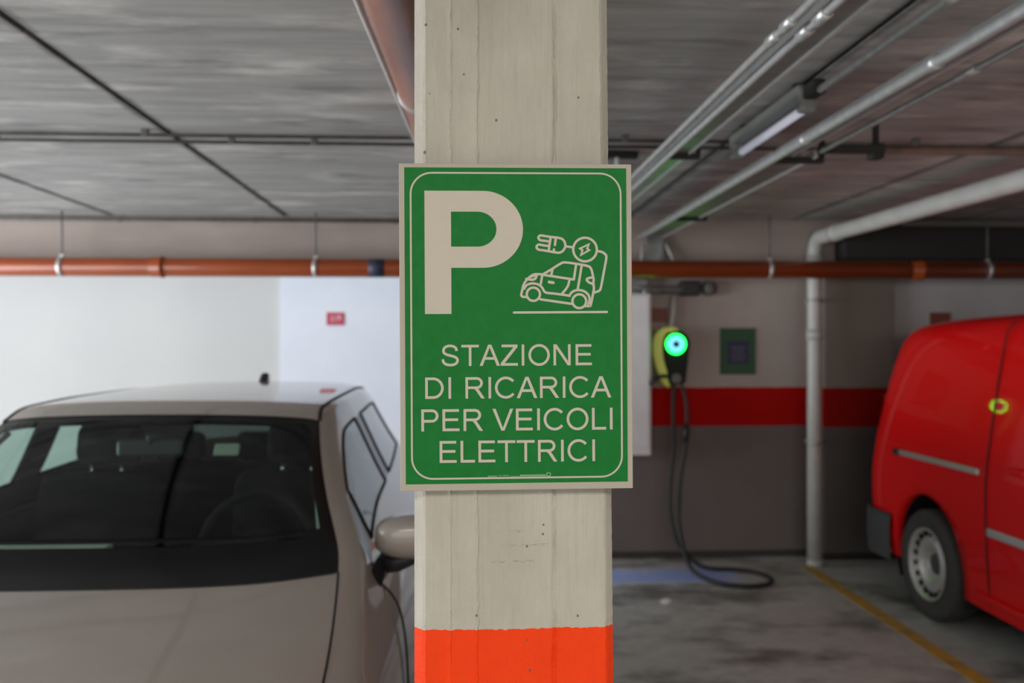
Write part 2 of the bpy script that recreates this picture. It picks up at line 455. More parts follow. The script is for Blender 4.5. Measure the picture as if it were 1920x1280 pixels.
def column():
    bm = bmesh.new()
    XL0, XL1 = -0.0655, -0.0505           # left outer arris, left inner arris
    zs = []
    z = 0.0
    while z < CZ:
        zs.append(z)
        z += 0.0032 if 1.15 < z < 2.15 else 0.05
    zs.append(CZ)
    ridges = ((-0.0185, 0.0030, 0.0021), (0.0165, 0.0036, 0.0018), (0.1190, -0.0036, 0.0024))
    def front_y(x, z):
        y = 0.0
        for k, (xc, h, wd) in enumerate(ridges):
            j = noise.noise((z * 22, k * 7.3, 0)) * 0.0016 + noise.noise((z * 90, k * 3.1, 2)) * 0.0010
            hh = h * (0.75 + 0.6 * noise.noise((z * 30, k * 5.0, 9)))
            y -= hh * math.exp(-((x - xc - j) / wd) ** 2)
        y -= 0.0009 * noise.noise((x * 40, z * 14, 1.0)) + 0.0005 * noise.noise((x * 130, z * 60, 4.0))
        y += (0.0016 if x > 0.119 else 0) + (0.0010 if x < -0.0185 else 0)
        return y
    rows = []
    nf = 130
    for z in zs:
        xr1 = 0.1870 - (z - 1.202) * 0.0098
        xr0 = xr1 + 0.0125
        cl = 0.0009 * noise.noise((z * 70, 0, 0)) + 0.0007 * noise.noise((z * 260, 0, 5))
        cr = 0.0016 * noise.noise((z * 40, 3, 0)) + 0.0012 * noise.noise((z * 190, 1, 5))
        ring = [(XL0, YC + 0.265), (XL0 + 0.0003 * noise.noise((z * 150, 8, 8)), YC + 0.0155)]
        for k in range(1, 4): ring.append((XL0 + (XL1 + cl - XL0) * k / 4, YC + 0.0155 * (1 - k / 4)))
        for k in range(nf + 1):
            x = XL1 + cl + (xr1 + cr - XL1 - cl) * k / nf
            ring.append((x, YC + front_y(x, z)))
        for k in range(1, 4): ring.append((xr1 + cr + (xr0 - xr1 - cr) * k / 4, YC + 0.0155 * k / 4))
        ring += [(xr0 + 0.0006 * noise.noise((z * 120, 5, 8)), YC + 0.0155), (xr0, YC + 0.265)]
        rows.append([bm.verts.new((x, y, z)) for x, y in ring])
    n = len(rows[0])
    for a, b in zip(rows[:-1], rows[1:]):
        for k in range(n):
            bm.faces.new((a[k], a[(k + 1) % n], b[(k + 1) % n], b[k]))
    me = bpy.data.meshes.new('column'); bm.to_mesh(me); bm.free()
    return tag(link_mesh('column', me, m_col), kind='structure')
column()

# ------------------------------------------------------------------ the parking sign
m_sheet = mat('sign_white_sheet', (0.385, 0.345, 0.285), 0.42, base2=(0.375, 0.335, 0.275), scale=40, spec=0.15)
m_green = mat('sign_green_print', (0.010, 0.150, 0.028), 0.5, base2=(0.008, 0.137, 0.024), scale=60, spec=0.1)
m_print = mat('sign_white_print', (0.475, 0.43, 0.355), 0.42, base2=(0.465, 0.42, 0.345), scale=60, spec=0.15)
SY = 1.170
sign = empty('parking_sign', (0.0680, SY, 1.669), 'green Italian electric vehicle charging parking sign fixed to the concrete column', 'sign', rot=(0, R(-0.3), 0))

class Flat:
    """flat printing on the sign face, in millimetres from the sign's centre"""
    def __init__(s, y): s.bm = bmesh.new(); s.y0 = y; s.k = 0
    @property
    def y(s): return s.y0 - 0.000012 * (s.k % 40)
    def poly(s, pts):
        s.k += 1
        s.bm.faces.new([s.bm.verts.new((a / 1000, s.y, b / 1000)) for a, b in pts])
    def strip(s, L, Rr, closed=False):
        s.k += 1
        A = [s.bm.verts.new((a / 1000, s.y, b / 1000)) for a, b in L]
        B = [s.bm.verts.new((a / 1000, s.y, b / 1000)) for a, b in Rr]
        n = len(A)
        for i in range(n if closed else n - 1):
            s.bm.faces.new((A[i], A[(i + 1) % n], B[(i + 1) % n], B[i]))
    def stroke(s, pts, wd, closed=False, sx=1.0):
        P = [Vector((a, b)) for a, b in pts]
        n = len(P)
        L, Rr = [], []
        for i, q in enumerate(P):
            d0 = (P[i] - P[i - 1]) if (i > 0 or closed) else None
            d1 = (P[(i + 1) % n] - P[i]) if (i < n - 1 or closed) else None
            if d0 is None: d0 = d1
            if d1 is None: d1 = d0
            d0, d1 = d0.normalized(), d1.normalized()
            n0, n1 = Vector((-d0.y, d0.x)), Vector((-d1.y, d1.x))
            m = n0 + n1
            m = m.normalized() if m.length > 1e-4 else n0
            k = 1 / max(0.45, m.dot(n0))
            L.append(q + m * (wd / 2 * k)); Rr.append(q - m * (wd / 2 * k))
        s.strip(L, Rr, closed)
    def disc(s, c, r, n=14):
        s.poly([(c[0] + r * math.cos(2 * PI * k / n), c[1] + r * math.sin(2 * PI * k / n)) for k in range(n)])
    def rstroke(s, pts, wd):
        s.stroke(pts, wd); s.disc(pts[0], wd / 2); s.disc(pts[-1], wd / 2)
    def build(s, name, m, parent):
        bmesh.ops.recalc_face_normals(s.bm, faces=s.bm.faces)
        for f in s.bm.faces:
            if f.normal.y > 0: f.normal_flip()
        me = bpy.data.meshes.new(name); s.bm.to_mesh(me); s.bm.free()
        return link_mesh(name, me, m, parent)

MBs = MB(); MBs.box((0, 0.002, 0), (0.301, 0.004, 0.4214), bev=0.0008, seg=2)
MBs.build('backing_plate', m_sheet, sign)
mb = MB()
for x in (-0.045, 0.10):
    for z in (-0.16, 0.16): mb.box((x, 0.0115, z), (0.02, 0.0155, 0.04))
mb.build('fixing_pad', m_black, sign)
F = Flat(-0.0003); F.poly([(-143.6, -201.7), (143.7, -201.7), (143.7, 205.3), (-143.6, 205.3)]); F.build('green_field', m_green, sign)
def rrect(x0, z0, x1, z1, r, n=10):
    out = []
    for cx, cz, a0 in ((x1 - r, z1 - r, 0), (x0 + r, z1 - r, 90), (x0 + r, z0 + r, 180), (x1 - r, z0 + r, 270)):
        for k in range(n + 1):
            a = R(a0 + 90 * k / n)
            out.append((cx + r * math.cos(a), cz + r * math.sin(a)))
    return out
F = Flat(-0.0006); F.stroke(rrect(-135.6, -195.0, 136.2, 198.4, 27), 2.3, closed=True); F.build('border_line', m_print, sign)
# big letter P
F = Flat(-0.0006)
F.poly([(-118, 16.9), (-84, 16.9), (-84, 175.4), (-118, 175.4)])
outer = [(-84, 175.4)] + [(-43 + 51.8 * math.sin(R(a)), 125.8 + 49.6 * math.cos(R(a))) for a in range(0, 181, 6)] + [(-84, 76.2)]
inner = [(-84, 148.5)] + [(-50 + 24.5 * math.sin(R(a)), 126 + 22.5 * math.cos(R(a))) for a in range(0, 181, 6)] + [(-84, 103.5)]
F.strip(outer, inner)
F.build('letter_p', m_print, sign)
# lettering
def arc(cx, cy, rx, ry, a0, a1, n=24): return [(cx + rx * math.cos(R(a0 + (a1 - a0) * k / n)), cy + ry * math.sin(R(a0 + (a1 - a0) * k / n))) for k in range(n + 1)]
SW = 0.125
h = SW / 2
S_LINE = [(v.x, v.y) for v in catmull([(0.118, 0.325, 0), (0.150, 0.195, 0), (0.26, 0.088, 0), (0.46, 0.050, 0), (0.63, 0.073, 0), (0.745, 0.150, 0), (0.785, 0.265, 0), (0.735, 0.385, 0), (0.60, 0.455, 0), (0.44, 0.50, 0), (0.27, 0.555, 0), (0.175, 0.63, 0), (0.152, 0.735, 0), (0.20, 0.86, 0), (0.31, 0.93, 0), (0.455, 0.953, 0), (0.60, 0.925, 0), (0.71, 0.845, 0), (0.75, 0.71, 0)], 4)]
GL = {
 'S': (0.93, [S_LINE], []),
 'T': (0.853, [[(0.4265, 0), (0.4265, 1)], [(0.03, 1 - h), (0.823, 1 - h)]], []),
 'A': (0.93, [[(0.225, 0.35), (0.705, 0.35)]], [[(0.0, 0), (0.142, 0), (0.462, 0.86), (0.462, 1), (0.392, 1)], [(0.93, 0), (0.785, 0), (0.462, 0.86), (0.462, 1), (0.538, 1)]]),
 'Z': (0.853, [[(0.07, 1 - h), (0.80, 1 - h)], [(0.03, h), (0.815, h)]], [[(0.03, 0.06), (0.03, 0.12), (0.632, 0.90), (0.80, 0.94), (0.80, 0.885), (0.19, 0.09)]]),
 'I': (0.388, [[(0.194, 0), (0.194, 1)]], []),
 'O': (1.086, [arc(0.543, 0.5, 0.43, 0.455, 0, 360, 48)], []),
 'N': (1.008, [[(0.17, 0), (0.17, 1)], [(0.838, 0), (0.838, 1)]], [[(0.105, 1), (0.255, 1), (0.905, 0), (0.755, 0)]]),
 'E': (0.93, [[(0.175, 0), (0.175, 1)], [(0.175, h), (0.865, h)], [(0.175, 1 - h), (0.845, 1 - h)], [(0.175, 0.52), (0.81, 0.52)]], []),
 'D': (1.008, [[(0.17, 0), (0.17, 1)], [(0.17, 1 - h), (0.42, 1 - h)] + arc(0.46, 0.5, 0.415, 0.4375, 84, -84, 26) + [(0.42, h), (0.17, h)]], []),
 'R': (1.008, [[(0.175, 0), (0.175, 1)], [(0.175, 1 - h), (0.60, 1 - h)] + arc(0.62, 0.722, 0.215, 0.2155, 84, -84, 18) + [(0.58, 0.506), (0.175, 0.506)]], [[(0.47, 0.50), (0.62, 0.50), (0.72, 0.41), (0.98, 0), (0.82, 0), (0.60, 0.345)]]),
 'C': (1.008, [arc(0.525, 0.5, 0.43, 0.455, 40, 322, 40)], []),
 'P': (0.93, [[(0.17, 0), (0.17, 1)], [(0.17, 1 - h), (0.56, 1 - h)] + arc(0.585, 0.70, 0.225, 0.238, 84, -84, 18) + [(0.56, 0.462), (0.17, 0.462)]], []),
 'V': (0.93, [], [[(0.0, 1), (0.145, 1), (0.465, 0.13), (0.465, 0), (0.395, 0)], [(0.93, 1), (0.79, 1), (0.465, 0.13), (0.465, 0), (0.535, 0)]]),
 'L': (0.777, [[(0.165, 0), (0.165, 1)], [(0.165, h), (0.74, h)]], []),
 'G': (1.086, [arc(0.525, 0.5, 0.43, 0.455, 40, 330, 40), [(0.56, 0.47), (0.955, 0.47)], [(0.90, 0.47), (0.90, 0.2)]], []),
 'B': (0.93, [[(0.17, 0), (0.17, 1)], [(0.17, 1 - h), (0.52, 1 - h)] + arc(0.55, 0.735, 0.2, 0.20, 84, -84, 14) + [(0.17, 0.53)], [(0.17, 0.53), (0.55, 0.53)] + arc(0.57, 0.30, 0.22, 0.237, 84, -84, 14) + [(0.17, h)]], []),
 ' ': (0.388, [], []),
}
INK = {'S': (0.055, 0.85), 'D': (0.105, 0.94), 'P': (0.105, 0.87), 'E': (0.11, 0.865), 'A': (0, 0.93), 'I': (0.13, 0.258), 'G': (0.03, 0.96), 'L': (0.1, 0.74)}
def write(F, text, x0, x1, z0, z1):
    adv = sum(GL[ch][0] for ch in text)
    l = INK[text[0]][0]; r = GL[text[-1]][0] - INK[text[-1]][1]
    kx = (x1 - x0) / (adv - l - r); kz = z1 - z0
    x = x0 - l * kx
    for ch in text:
        a, strokes, polys = GL[ch]
        for st in strokes: F.stroke([(x + u * kx, z0 + v * kz) for u, v in st], SW * kz)
        for pg in polys: F.poly([(x + u * kx, z0 + v * kz) for u, v in pg])
        x += a * kx
F = Flat(-0.0006)
write(F, 'STAZIONE', -97.3, 97.5, -50.2, -22.9)
write(F, 'DI RICARICA', -118.4, 122.6, -92.2, -64.6)
write(F, 'PER VEICOLI', -123.6, 124.2, -133.9, -105.6)
write(F, 'ELETTRICI', -100.3, 101.0, -174.6, -146.4)
F.build('lettering', m_print, sign)
# electric car pictogram
F = Flat(-0.0006)
def ic(pts): return [(-5.5 + q[0] * 0.0975, 132.7 - q[1] * 0.0970) for q in pts]
def sm(pts, n=5): return ic([(v.x, v.y) for v in catmull([(a, b, 0) for a, b in pts], n)])
IW = 3.15
F.rstroke(sm([(505, 170), (440, 160), (378, 152), (350, 178), (372, 212), (430, 222), (490, 232)]), IW)
F.rstroke(sm([(485, 292), (420, 284), (352, 274), (325, 306), (350, 340), (420, 350), (480, 362)]), IW)
F.rstroke(ic([(515, 170), (485, 362)]), IW)
F.rstroke(sm([(505, 170), (640, 188), (690, 222), (708, 268), (704, 315), (670, 362), (615, 382), (485, 362)]), IW)
F.rstroke(ic([(582, 185), (570, 280)]), IW); F.rstroke(ic([(558, 338), (553, 368)]), IW)
F.rstroke(ic([(720, 298), (808, 310)]), IW)
F.stroke(ic([(972 + 158 * math.cos(2 * PI * k / 40), 340 + 158 * math.sin(2 * PI * k / 40)) for k in range(40)]), IW, closed=True)
F.stroke(ic([(1022, 270), (905, 326), (938, 350), (918, 412), (1028, 348), (1000, 326)]), 2.6, closed=True)
F.rstroke(sm([(1142, 362), (1190, 370), (1238, 400), (1256, 452), (1218, 660), (1180, 852), (1155, 892), (1092, 915)]), IW)
F.rstroke(sm([(405, 672), (340, 668), (280, 675), (210, 725), (155, 800), (130, 890), (118, 945), (140, 968), (195, 972)]), IW)
F.rstroke(sm([(405, 672), (520, 605), (640, 530), (700, 512), (850, 530), (1005, 560), (1052, 600), (1075, 690), (1085, 745), (1078, 800), (1088, 845), (1080, 910), (1045, 1075), (1025, 1095), (960, 1095)]), IW)
F.rstroke(sm([(185, 730), (250, 742), (295, 735), (318, 708), (322, 680)]), IW)
F.rstroke(ic([(210, 722), (318, 680)]), IW * 0.7)
F.rstroke(sm([(158, 862), (190, 815), (260, 792), (340, 803), (395, 845), (440, 910), (560, 928), (690, 945), (765, 958)]), IW)
F.rstroke(sm([(755, 957), (800, 905), (865, 882), (945, 892), (1005, 935), (1030, 1000), (1012, 1080)]), IW)
for cx, cy, rr in ((280, 935, 88), (892, 1030, 92)):
    F.stroke(ic([(cx + rr * math.cos(2 * PI * k / 32), cy + rr * math.sin(2 * PI * k / 32)) for k in range(32)]), IW, closed=True)
F.rstroke(ic([(372, 1003), (790, 1065)]), IW)
F.rstroke(ic([(405, 676), (820, 740)]), IW); F.rstroke(ic([(820, 740), (850, 550)]), IW)
F.rstroke(ic([(518, 690), (535, 610)]), IW)
F.rstroke(ic([(926, 556), (870, 880)]), IW)
F.rstroke(ic([(398, 690), (378, 800)]), IW)
F.rstroke(ic([(490, 773), (545, 782)]), 3.8)
F.rstroke(sm([(762, 748), (742, 820), (710, 872), (662, 928)]), IW)
F.rstroke(sm([(1080, 712), (1015, 722), (992, 745), (1025, 780), (1085, 802)]), IW)
F.rstroke(ic([(20, 1178), (1260, 1175)]), 3.0)
F.build('pictogram', m_print, sign)
F = Flat(-0.0006)
m_small = mat('sign_small_print', (0.26, 0.42, 0.22), 0.45)
write(F, 'GLOBAL', -24.5, -10.2, -193.0, -190.9)
for k in range(7): F.poly([(-38.2 + k * 1.75, -193.2), (-37.0 + k * 1.75, -193.2), (-37.0 + k * 1.75, -191.9), (-38.2 + k * 1.75, -191.9)])
for k in range(7): F.poly([(-9 + k * 1.7, -193.4), (-7.9 + k * 1.7, -193.4), (-7.9 + k * 1.7, -192.6), (-9 + k * 1.7, -192.6)])
for k in range(17): F.poly([(3.3 + k * 2.0, -193.2), (4.8 + k * 2.0, -193.2), (4.8 + k * 2.0, -191.0), (3.3 + k * 2.0, -191.0)])
F.stroke(rrect(38.2, -193.0, 42.6, -189.2, 0.3, 2), 0.9, closed=True)
F.build('small_print', m_small, sign)

# ------------------------------------------------------------------ pipes, conduits, trays under the ceiling
# the long orange drain pipe hung below the beam
PX, PZ, PR = 6.40, 2.165, 0.0625
pipe = empty('drain_pipe', (0, PX, PZ), 'long orange plastic drain pipe hung along the whole beam', 'pipe')
MB().cyl((-6.9, 0, 0), (5.78, 0, 0), PR, 28).build('pipe_run', m_orange, pipe)
for x in (-2.12, 3.27, -5.5):
    mb = MB(); mb.lathe([(x - 0.045, PR), (x - 0.04, PR + 0.006), (x + 0.02, PR + 0.006), (x + 0.025, PR + 0.012), (x + 0.045, PR + 0.012), (x + 0.048, PR)], 28, 'X')
    mb.build('socket', m_orange, pipe)
MB().lathe([(-0.665, PR), (-0.664, PR + 0.003), (-0.556, PR + 0.003), (-0.555, PR)], 28, 'X').build('sleeve', m_navy, pipe)['label'] = 'dark navy sleeve'
for i, x in enumerate((-2.765, -1.035, -4.5, 2.19, 3.80)):
    mb = MB(); mb.lathe([(x - 0.014, PR), (x - 0.014, PR + 0.005), (x + 0.014, PR + 0.005), (x + 0.014, PR)], 28, 'X')
    mb.box((x, 0, PR + 0.012), (0.024, 0.02, 0.02))
    cl = mb.build('clamp', m_galv, pipe)
    MB().cyl((x, 0, PR + 0.02), (x, 0, CZ - PZ), 0.006, 8).build('hanger_rod', m_cdark, cl)

# terracotta pipe under the slab near the column, with its thin conduit
def slant(p0, p1, Y): t = (Y - p0[1]) / (p1[1] - p0[1]); return tuple(p0[i] + (p1[i] - p0[i]) * t for i in range(3))
a, b = (-0.150, 2.0, 2.385), (-0.118, 3.3, 2.405)
tp = empty('terracotta_pipe', slant(a, b, 1.0), 'glossy terracotta drain pipe under the ceiling passing left of the column', 'pipe')
o0 = Vector(tp.location)
MB().cyl(Vector(slant(a, b, -4.8)) - o0, Vector(slant(a, b, 6.35)) - o0, 0.0625, 28).build('pipe_run', m_terra, tp)
for Y in (2.72, 4.9, 0.3):
    q = Vector(slant(a, b, Y)) - o0
    mb = MB(); mb.lathe([(q.y - 0.012, 0.0625), (q.y - 0.012, 0.067), (q.y + 0.012, 0.067), (q.y + 0.012, 0.0625)], 28, 'Y', (q.x, 0, q.z))
    mb.box((q.x - 0.010, q.y, q.z + 0.083), (0.02, 0.02, 0.04))
    mb.tube([(q.x - 0.055, q.y, q.z + 0.035), (q.x - 0.080, q.y, q.z + 0.049)], 0.006, 8)
    mb.build('clamp', m_galv, tp)
a2, b2 = (-0.256, 2.06, 2.455), (-0.208, 3.50, 2.475)
cn = empty('conduit', slant(a2, b2, 1.0), 'thin pale conduit beside the terracotta ceiling pipe', 'conduit')
o1 = Vector(cn.location)
MB().cyl(Vector(slant(a2, b2, -4.8)) - o1, Vector(slant(a2, b2, 6.4)) - o1, 0.0085, 12).build('conduit_run', m_conduit, cn)
mb = MB()
for Y in (1.5, 3.0, 4.5, 6.0):
    q = Vector(slant(a2, b2, Y)) - o1
    mb.box((q.x, q.y, (CZ - 0.002 - o1.z + q.z) / 2), (0.014, 0.012, CZ - 0.002 - o1.z - q.z))
mb.build('saddle', m_conduit, cn)

# two conduits across the ceiling
for nm, Y, z, r, lab, saddles in (('cross_conduit', 3.92, CZ - 0.024, 0.0085, 'dark thin conduit crossing the ceiling, nearer the camera of the two parallel ones', (-1.35, -0.22, -2.9, 0.7, 2.0)),
                       ('cross_conduit', 4.05, CZ - 0.024, 0.0085, 'dark thin conduit crossing the ceiling just behind its parallel twin', (-2.03, -1.02, -0.66, 0.5, 1.5))):
    e = empty(nm, (0, Y, z), lab, 'conduit', 'dark conduits across the ceiling')
    MB().cyl((-6.5, 0, 0), (1.66 if Y > 4 else 1.2, 0, 0), r, 12).build('conduit_run', m_cdark, e)
    mb = MB()
    for x in saddles: mb.box((x, 0, 0.008), (0.03, 0.024, 0.032), bev=0.004)
    mb.build('saddle', m_cdark, e)
rp = empty('rusty_pipe', (0, 4.03, CZ - 0.028), 'rusty brown pipe under the ceiling at right running from the black bracket', 'pipe')
MB().cyl((1.62, 0, 0), (5.75, 0, 0), 0.021, 14).build('pipe_run', m_rusty, rp)
MB().box((2.6, 0, 0.014), (0.03, 0.05, 0.028)).box((4.1, 0, 0.014), (0.03, 0.05, 0.028)).build('saddle', m_rusty, rp)
e = empty('corner_conduit', (0, YB - 0.022, CZ - 0.03), 'grey conduit in the corner between ceiling and beam', 'conduit')
MB().cyl((-6.9, 0, 0), (1.0, 0, 0), 0.014, 12).build('conduit_run', m_cdark, e)
mb = MB()
for x in (-4.0, -2.45, -1.5, -0.5): mb.box((x, 0.006, 0), (0.03, 0.03, 0.036), bev=0.004)
mb.build('saddle', m_cdark, e)

def run(name, x, z, y0, y1, r, m, label, cat, couplings=(), straps=(), group=None, cr=1.3, cl=0.05):
    e = empty(name, (x, 0, z), label, cat, group)
    MB().cyl((0, y0, 0), (0, y1, 0), r, 16).build('conduit_run', m, e)
    for y in couplings:
        MB().lathe([(y - cl, r), (y - cl, r * cr), (y + cl, r * cr), (y + cl, r)], 16, 'Y').build('coupling', m, e)
    for y in straps:
        MB().box((0, y, (CZ - z) / 2 + r * 0.5), (0.012, 0.016, CZ - z - r)).build('strap', m_bracket, e)
    return e
ZT = 2.405                       # underside level of the cable trays
run('steel_conduit', 0.735, ZT - 0.035, -4.8, 6.30, 0.0095, m_galv, 'galvanised conduit, outermost left of the twin pair beside the tray', 'conduit', (2.02, 2.12), (), 'twin conduits beside the first tray', 1.45, 0.03)
run('steel_conduit', 0.785, ZT - 0.042, -4.8, 6.30, 0.0105, m_galv, 'galvanised conduit of the twin pair lying next to the tray edge', 'conduit', (2.05, 1.95), (), 'twin conduits beside the first tray', 1.45, 0.03)
def tray(name, x0, x1, z, y0, y1, label, split):
    e = empty(name, ((x0 + x1) / 2, 0, z), label, 'cable tray')
    wd = x1 - x0
    mb = MB()
    mb.box((0, (y0 + y1) / 2, 0), (wd, y1 - y0, 0.003))
    mb.box((-wd / 2, (y0 + y1) / 2, 0.008), (0.004, y1 - y0, 0.02))
    mb.build('tray_channel', m_tray, e)
    MB().box((wd / 2, (y0 + y1) / 2, 0.008), (0.011, y1 - y0, 0.034), bev=0.002).build('tray_flange', m_flange, e)
    MB().tube([(-wd * 0.2, y0, 0.014), (-wd * 0.2, y1 - 0.05, 0.014)], 0.011, 8).tube([(wd * 0.1, y0, 0.014), (wd * 0.12, y1 - 0.05, 0.014)], 0.011, 8).build('tray_cable', m_cable, e)
    for y in split:
        MB().box((0.025, y, -0.012), (wd + 0.04, 0.035, 0.02)).box((wd / 2 + 0.04, y, (CZ - z) / 2 - 0.005), (0.014, 0.03, CZ - z)).build('tray_bracket', m_bracket, e)
    return e
tray('cable_tray', 0.810, 0.900, ZT, -4.8, 6.42, 'steel cable tray between the twin conduits and the strip lamp', (3.60, 0.6))
tray('cable_tray', 1.258, 1.325, ZT, -4.8, 3.60, 'narrow near half of the steel cable tray under the thick conduit', (1.0,))
tray('cable_tray', 1.255, 1.430, ZT, 3.62, 6.42, 'wide far half of the steel cable tray tinted green toward the back wall', (3.66, 5.45))
run('thick_conduit', 1.225, ZT - 0.03, -4.8, 6.30, 0.0175, m_galv, 'thick galvanised conduit along the left edge of the second tray', 'conduit', (2.30, 3.2), (), None, 1.18, 0.02)
run('slim_conduit', 1.425, ZT + 0.005, -4.8, 3.55, 0.0105, m_galv, 'slim galvanised conduit ending at the rusty pipe bracket', 'conduit', (2.5,), ())
run('lamp_conduit', 1.165, ZT + 0.070, -4.8, 2.91, 0.0125, m_galv, 'galvanised conduit feeding the strip lamp', 'conduit', (2.12,), (2.12, 1.2), None, 1.5, 0.03)
# drop of the second tray onto the wall
e = empty('tray_riser', (1.385, 6.50, 2.18), 'green tinted steel tray riser dropping behind the orange pipe', 'cable tray')
MB().box((0, 0.085, 0.09), (0.12, 0.006, 0.30)).box((-0.06, 0.06, 0.09), (0.004, 0.05, 0.30)).box((0.06, 0.06, 0.09), (0.004, 0.05, 0.30)).build('riser_channel', m_tray, e)
MB().tube([(0.075, 0.06, 0.20), (0.13, 0.03, 0.08), (0.135, 0.03, -0.0)], 0.012, 8).tube([(-0.085, 0.05, 0.17), (-0.10, 0.03, 0.02)], 0.010, 8).build('riser_cable', m_conduit, e)

# strip lamp
lamp = empty('strip_lamp', (1.165, 3.42, CZ), 'grey weatherproof fluorescent strip lamp hung between the two cable trays', 'lamp')
MB().box((0, 0, -0.045), (0.07, 0.80, 0.035), bev=0.008).build('housing', m_lampgrey, lamp)
MB().cyl((0.012, -0.37, -0.096), (0.012, 0.37, -0.096), 0.0155, 14).build('tube', m_tube, lamp)
for s in (-1, 1):
    MB().box((0, s * 0.39, -0.08), (0.062, 0.05, 0.085), bev=0.014).build('end_cap', m_lampgrey, lamp)
    MB().box((0, s * 0.30, -0.015), (0.03, 0.03, 0.03)).build('mount', m_bracket, lamp)
MB().box((0, -0.46, -0.06), (0.05, 0.09, 0.05), bev=0.01).build('gland', m_bracket, lamp)
bk = empty('conduit_bracket', (1.50, 3.60, ZT), 'black iron bracket where the rusty pipe meets the second tray', 'bracket')
MB().box((0.06, -0.02, 0.02), (0.26, 0.05, 0.03), bev=0.004).box((0.17, 0.0, 0.015), (0.05, 0.06, 0.06), bev=0.004).box((0.17, 0.0, (CZ - ZT) / 2), (0.02, 0.02, CZ - ZT)).build('bracket_arm', m_bracket, bk)
bk = empty('ceiling_bracket', (0.70, 4.25, CZ), 'black iron bracket with pale stud left of the twin conduits', 'bracket')
MB().box((0.02, 0, -0.02), (0.20, 0.05, 0.03), bev=0.004).build('bracket_arm', m_bracket, bk)
MB().cyl((0.02, -0.01, -0.03), (0.02, -0.01, -0.13), 0.011, 10).build('stud', m_whiteplastic, bk)['label'] = 'pale stud'

# grey drain pipe along the ceiling and down the wall
gp = empty('grey_drain_pipe', (2.575, 6.575, 0), 'grey plastic downpipe on the back wall bending along the ceiling toward the van', 'pipe')
r = 0.053
pts = [(0.0, -0.03, 0.0), (0, -0.03, 1.2), (0, -0.03, 2.30)]
for k in range(1, 8):
    aa = R(90 * k / 8); pts.append((0.012 * k / 8, -0.03 - 0.11 * (1 - math.cos(aa)), 2.30 + 0.11 * math.sin(aa)))
pts += [(0.015, -0.16, 2.41), (0.10, -2.4, 2.425), (0.25, -11.2, 2.45)]
MB().tube(pts, r, 24).build('pipe_run', m_pvc, gp)
for q0, q1 in (((0, -0.03, 1.66), (0, -0.03, 1.74)), ((0, -0.03, 2.20), (0, -0.03, 2.28)), ((0, -0.03, 0.0), (0, -0.03, 0.05))):
    MB().cyl(q0, q1, r + 0.006, 24).build('socket', m_pvc, gp)
MB().lathe([(-0.40, r), (-0.40, r + 0.006), (-0.32, r + 0.006), (-0.32, r)], 24, 'Y', (0.025, 0, 2.4115)).build('socket', m_pvc, gp)
for z in (0.9, 1.95):
    MB().lathe([(z - 0.012, r), (z - 0.012, r + 0.005), (z + 0.012, r + 0.005), (z + 0.012, r)], 24, 'Z', (0, -0.03, 0)).box((0, 0.08, z), (0.02, 0.13, 0.02)).build('clamp', m_galv, gp)
# added black box for the shaded beam recess by the back wall at right
e = empty('shade_box', (4.2, 6.375, 2.37), 'added black box for the shade under the beam above the van', 'duct')
MB().box((0, 0.14, 0.0), (2.9, 0.18, 0.24), bev=0.01).build('main_body', m_bracket, e)
MB().box((-1.0, 0.14, 0.14), (0.03, 0.03, 0.10)).box((1.0, 0.14, 0.14), (0.03, 0.03, 0.10)).build('hanger', m_cdark, e)

# ------------------------------------------------------------------ back wall: cabinet, charger, posters
cab = empty('wall_cabinet', (1.155, YW, 0.805), 'white electrical cabinet on the back wall behind the parking sign', 'cabinet')
MB().box((0, -0.10, 0.60), (0.46, 0.20, 1.20), bev=0.014, seg=3).build('cabinet_body', m_whiteplastic, cab)
MB().box((0, -0.207, 0.62), (0.42, 0.016, 1.12), bev=0.006, seg=2).build('cabinet_door', m_whiteplastic, cab)
MB().box((-0.17, -0.222, 0.62), (0.02, 0.014, 0.09), bev=0.004).build('handle', m_black, cab)

jb = empty('cable_duct', (1.50, YW, 2.05), 'dark cable duct with junction boxes on the wall under the orange pipe', 'duct')
MB().tube([(-0.24, -0.07, 0.02), (-0.1, -0.075, -0.012), (0.1, -0.07, -0.01), (0.29, -0.06, 0.0)], 0.032, 12).build('main_body', m_cdark, jb)
MB().box((0.20, -0.06, 0.0), (0.14, 0.10, 0.11), bev=0.012).build('junction_box', m_black, jb)
MB().lathe([(-0.04, 0.0), (-0.04, 0.05), (0.02, 0.055), (0.02, 0.0)], 18, 'Y', (0.36, -0.05, 0.0)).build('junction_box', m_cdark, jb)
MB().box((-0.20, -0.08, 0.045), (0.16, 0.08, 0.05), bev=0.012).build('junction_box', m_tray, jb)
MB().cyl((-0.145, -0.085, -0.05), (-0.145, -0.085, 0.0), 0.016, 10).build('gland', m_whiteplastic, jb)

ch = empty('ev_charger', (1.575, YW, 1.63), 'lime green and black wall charger with a glowing green ring', 'charger')
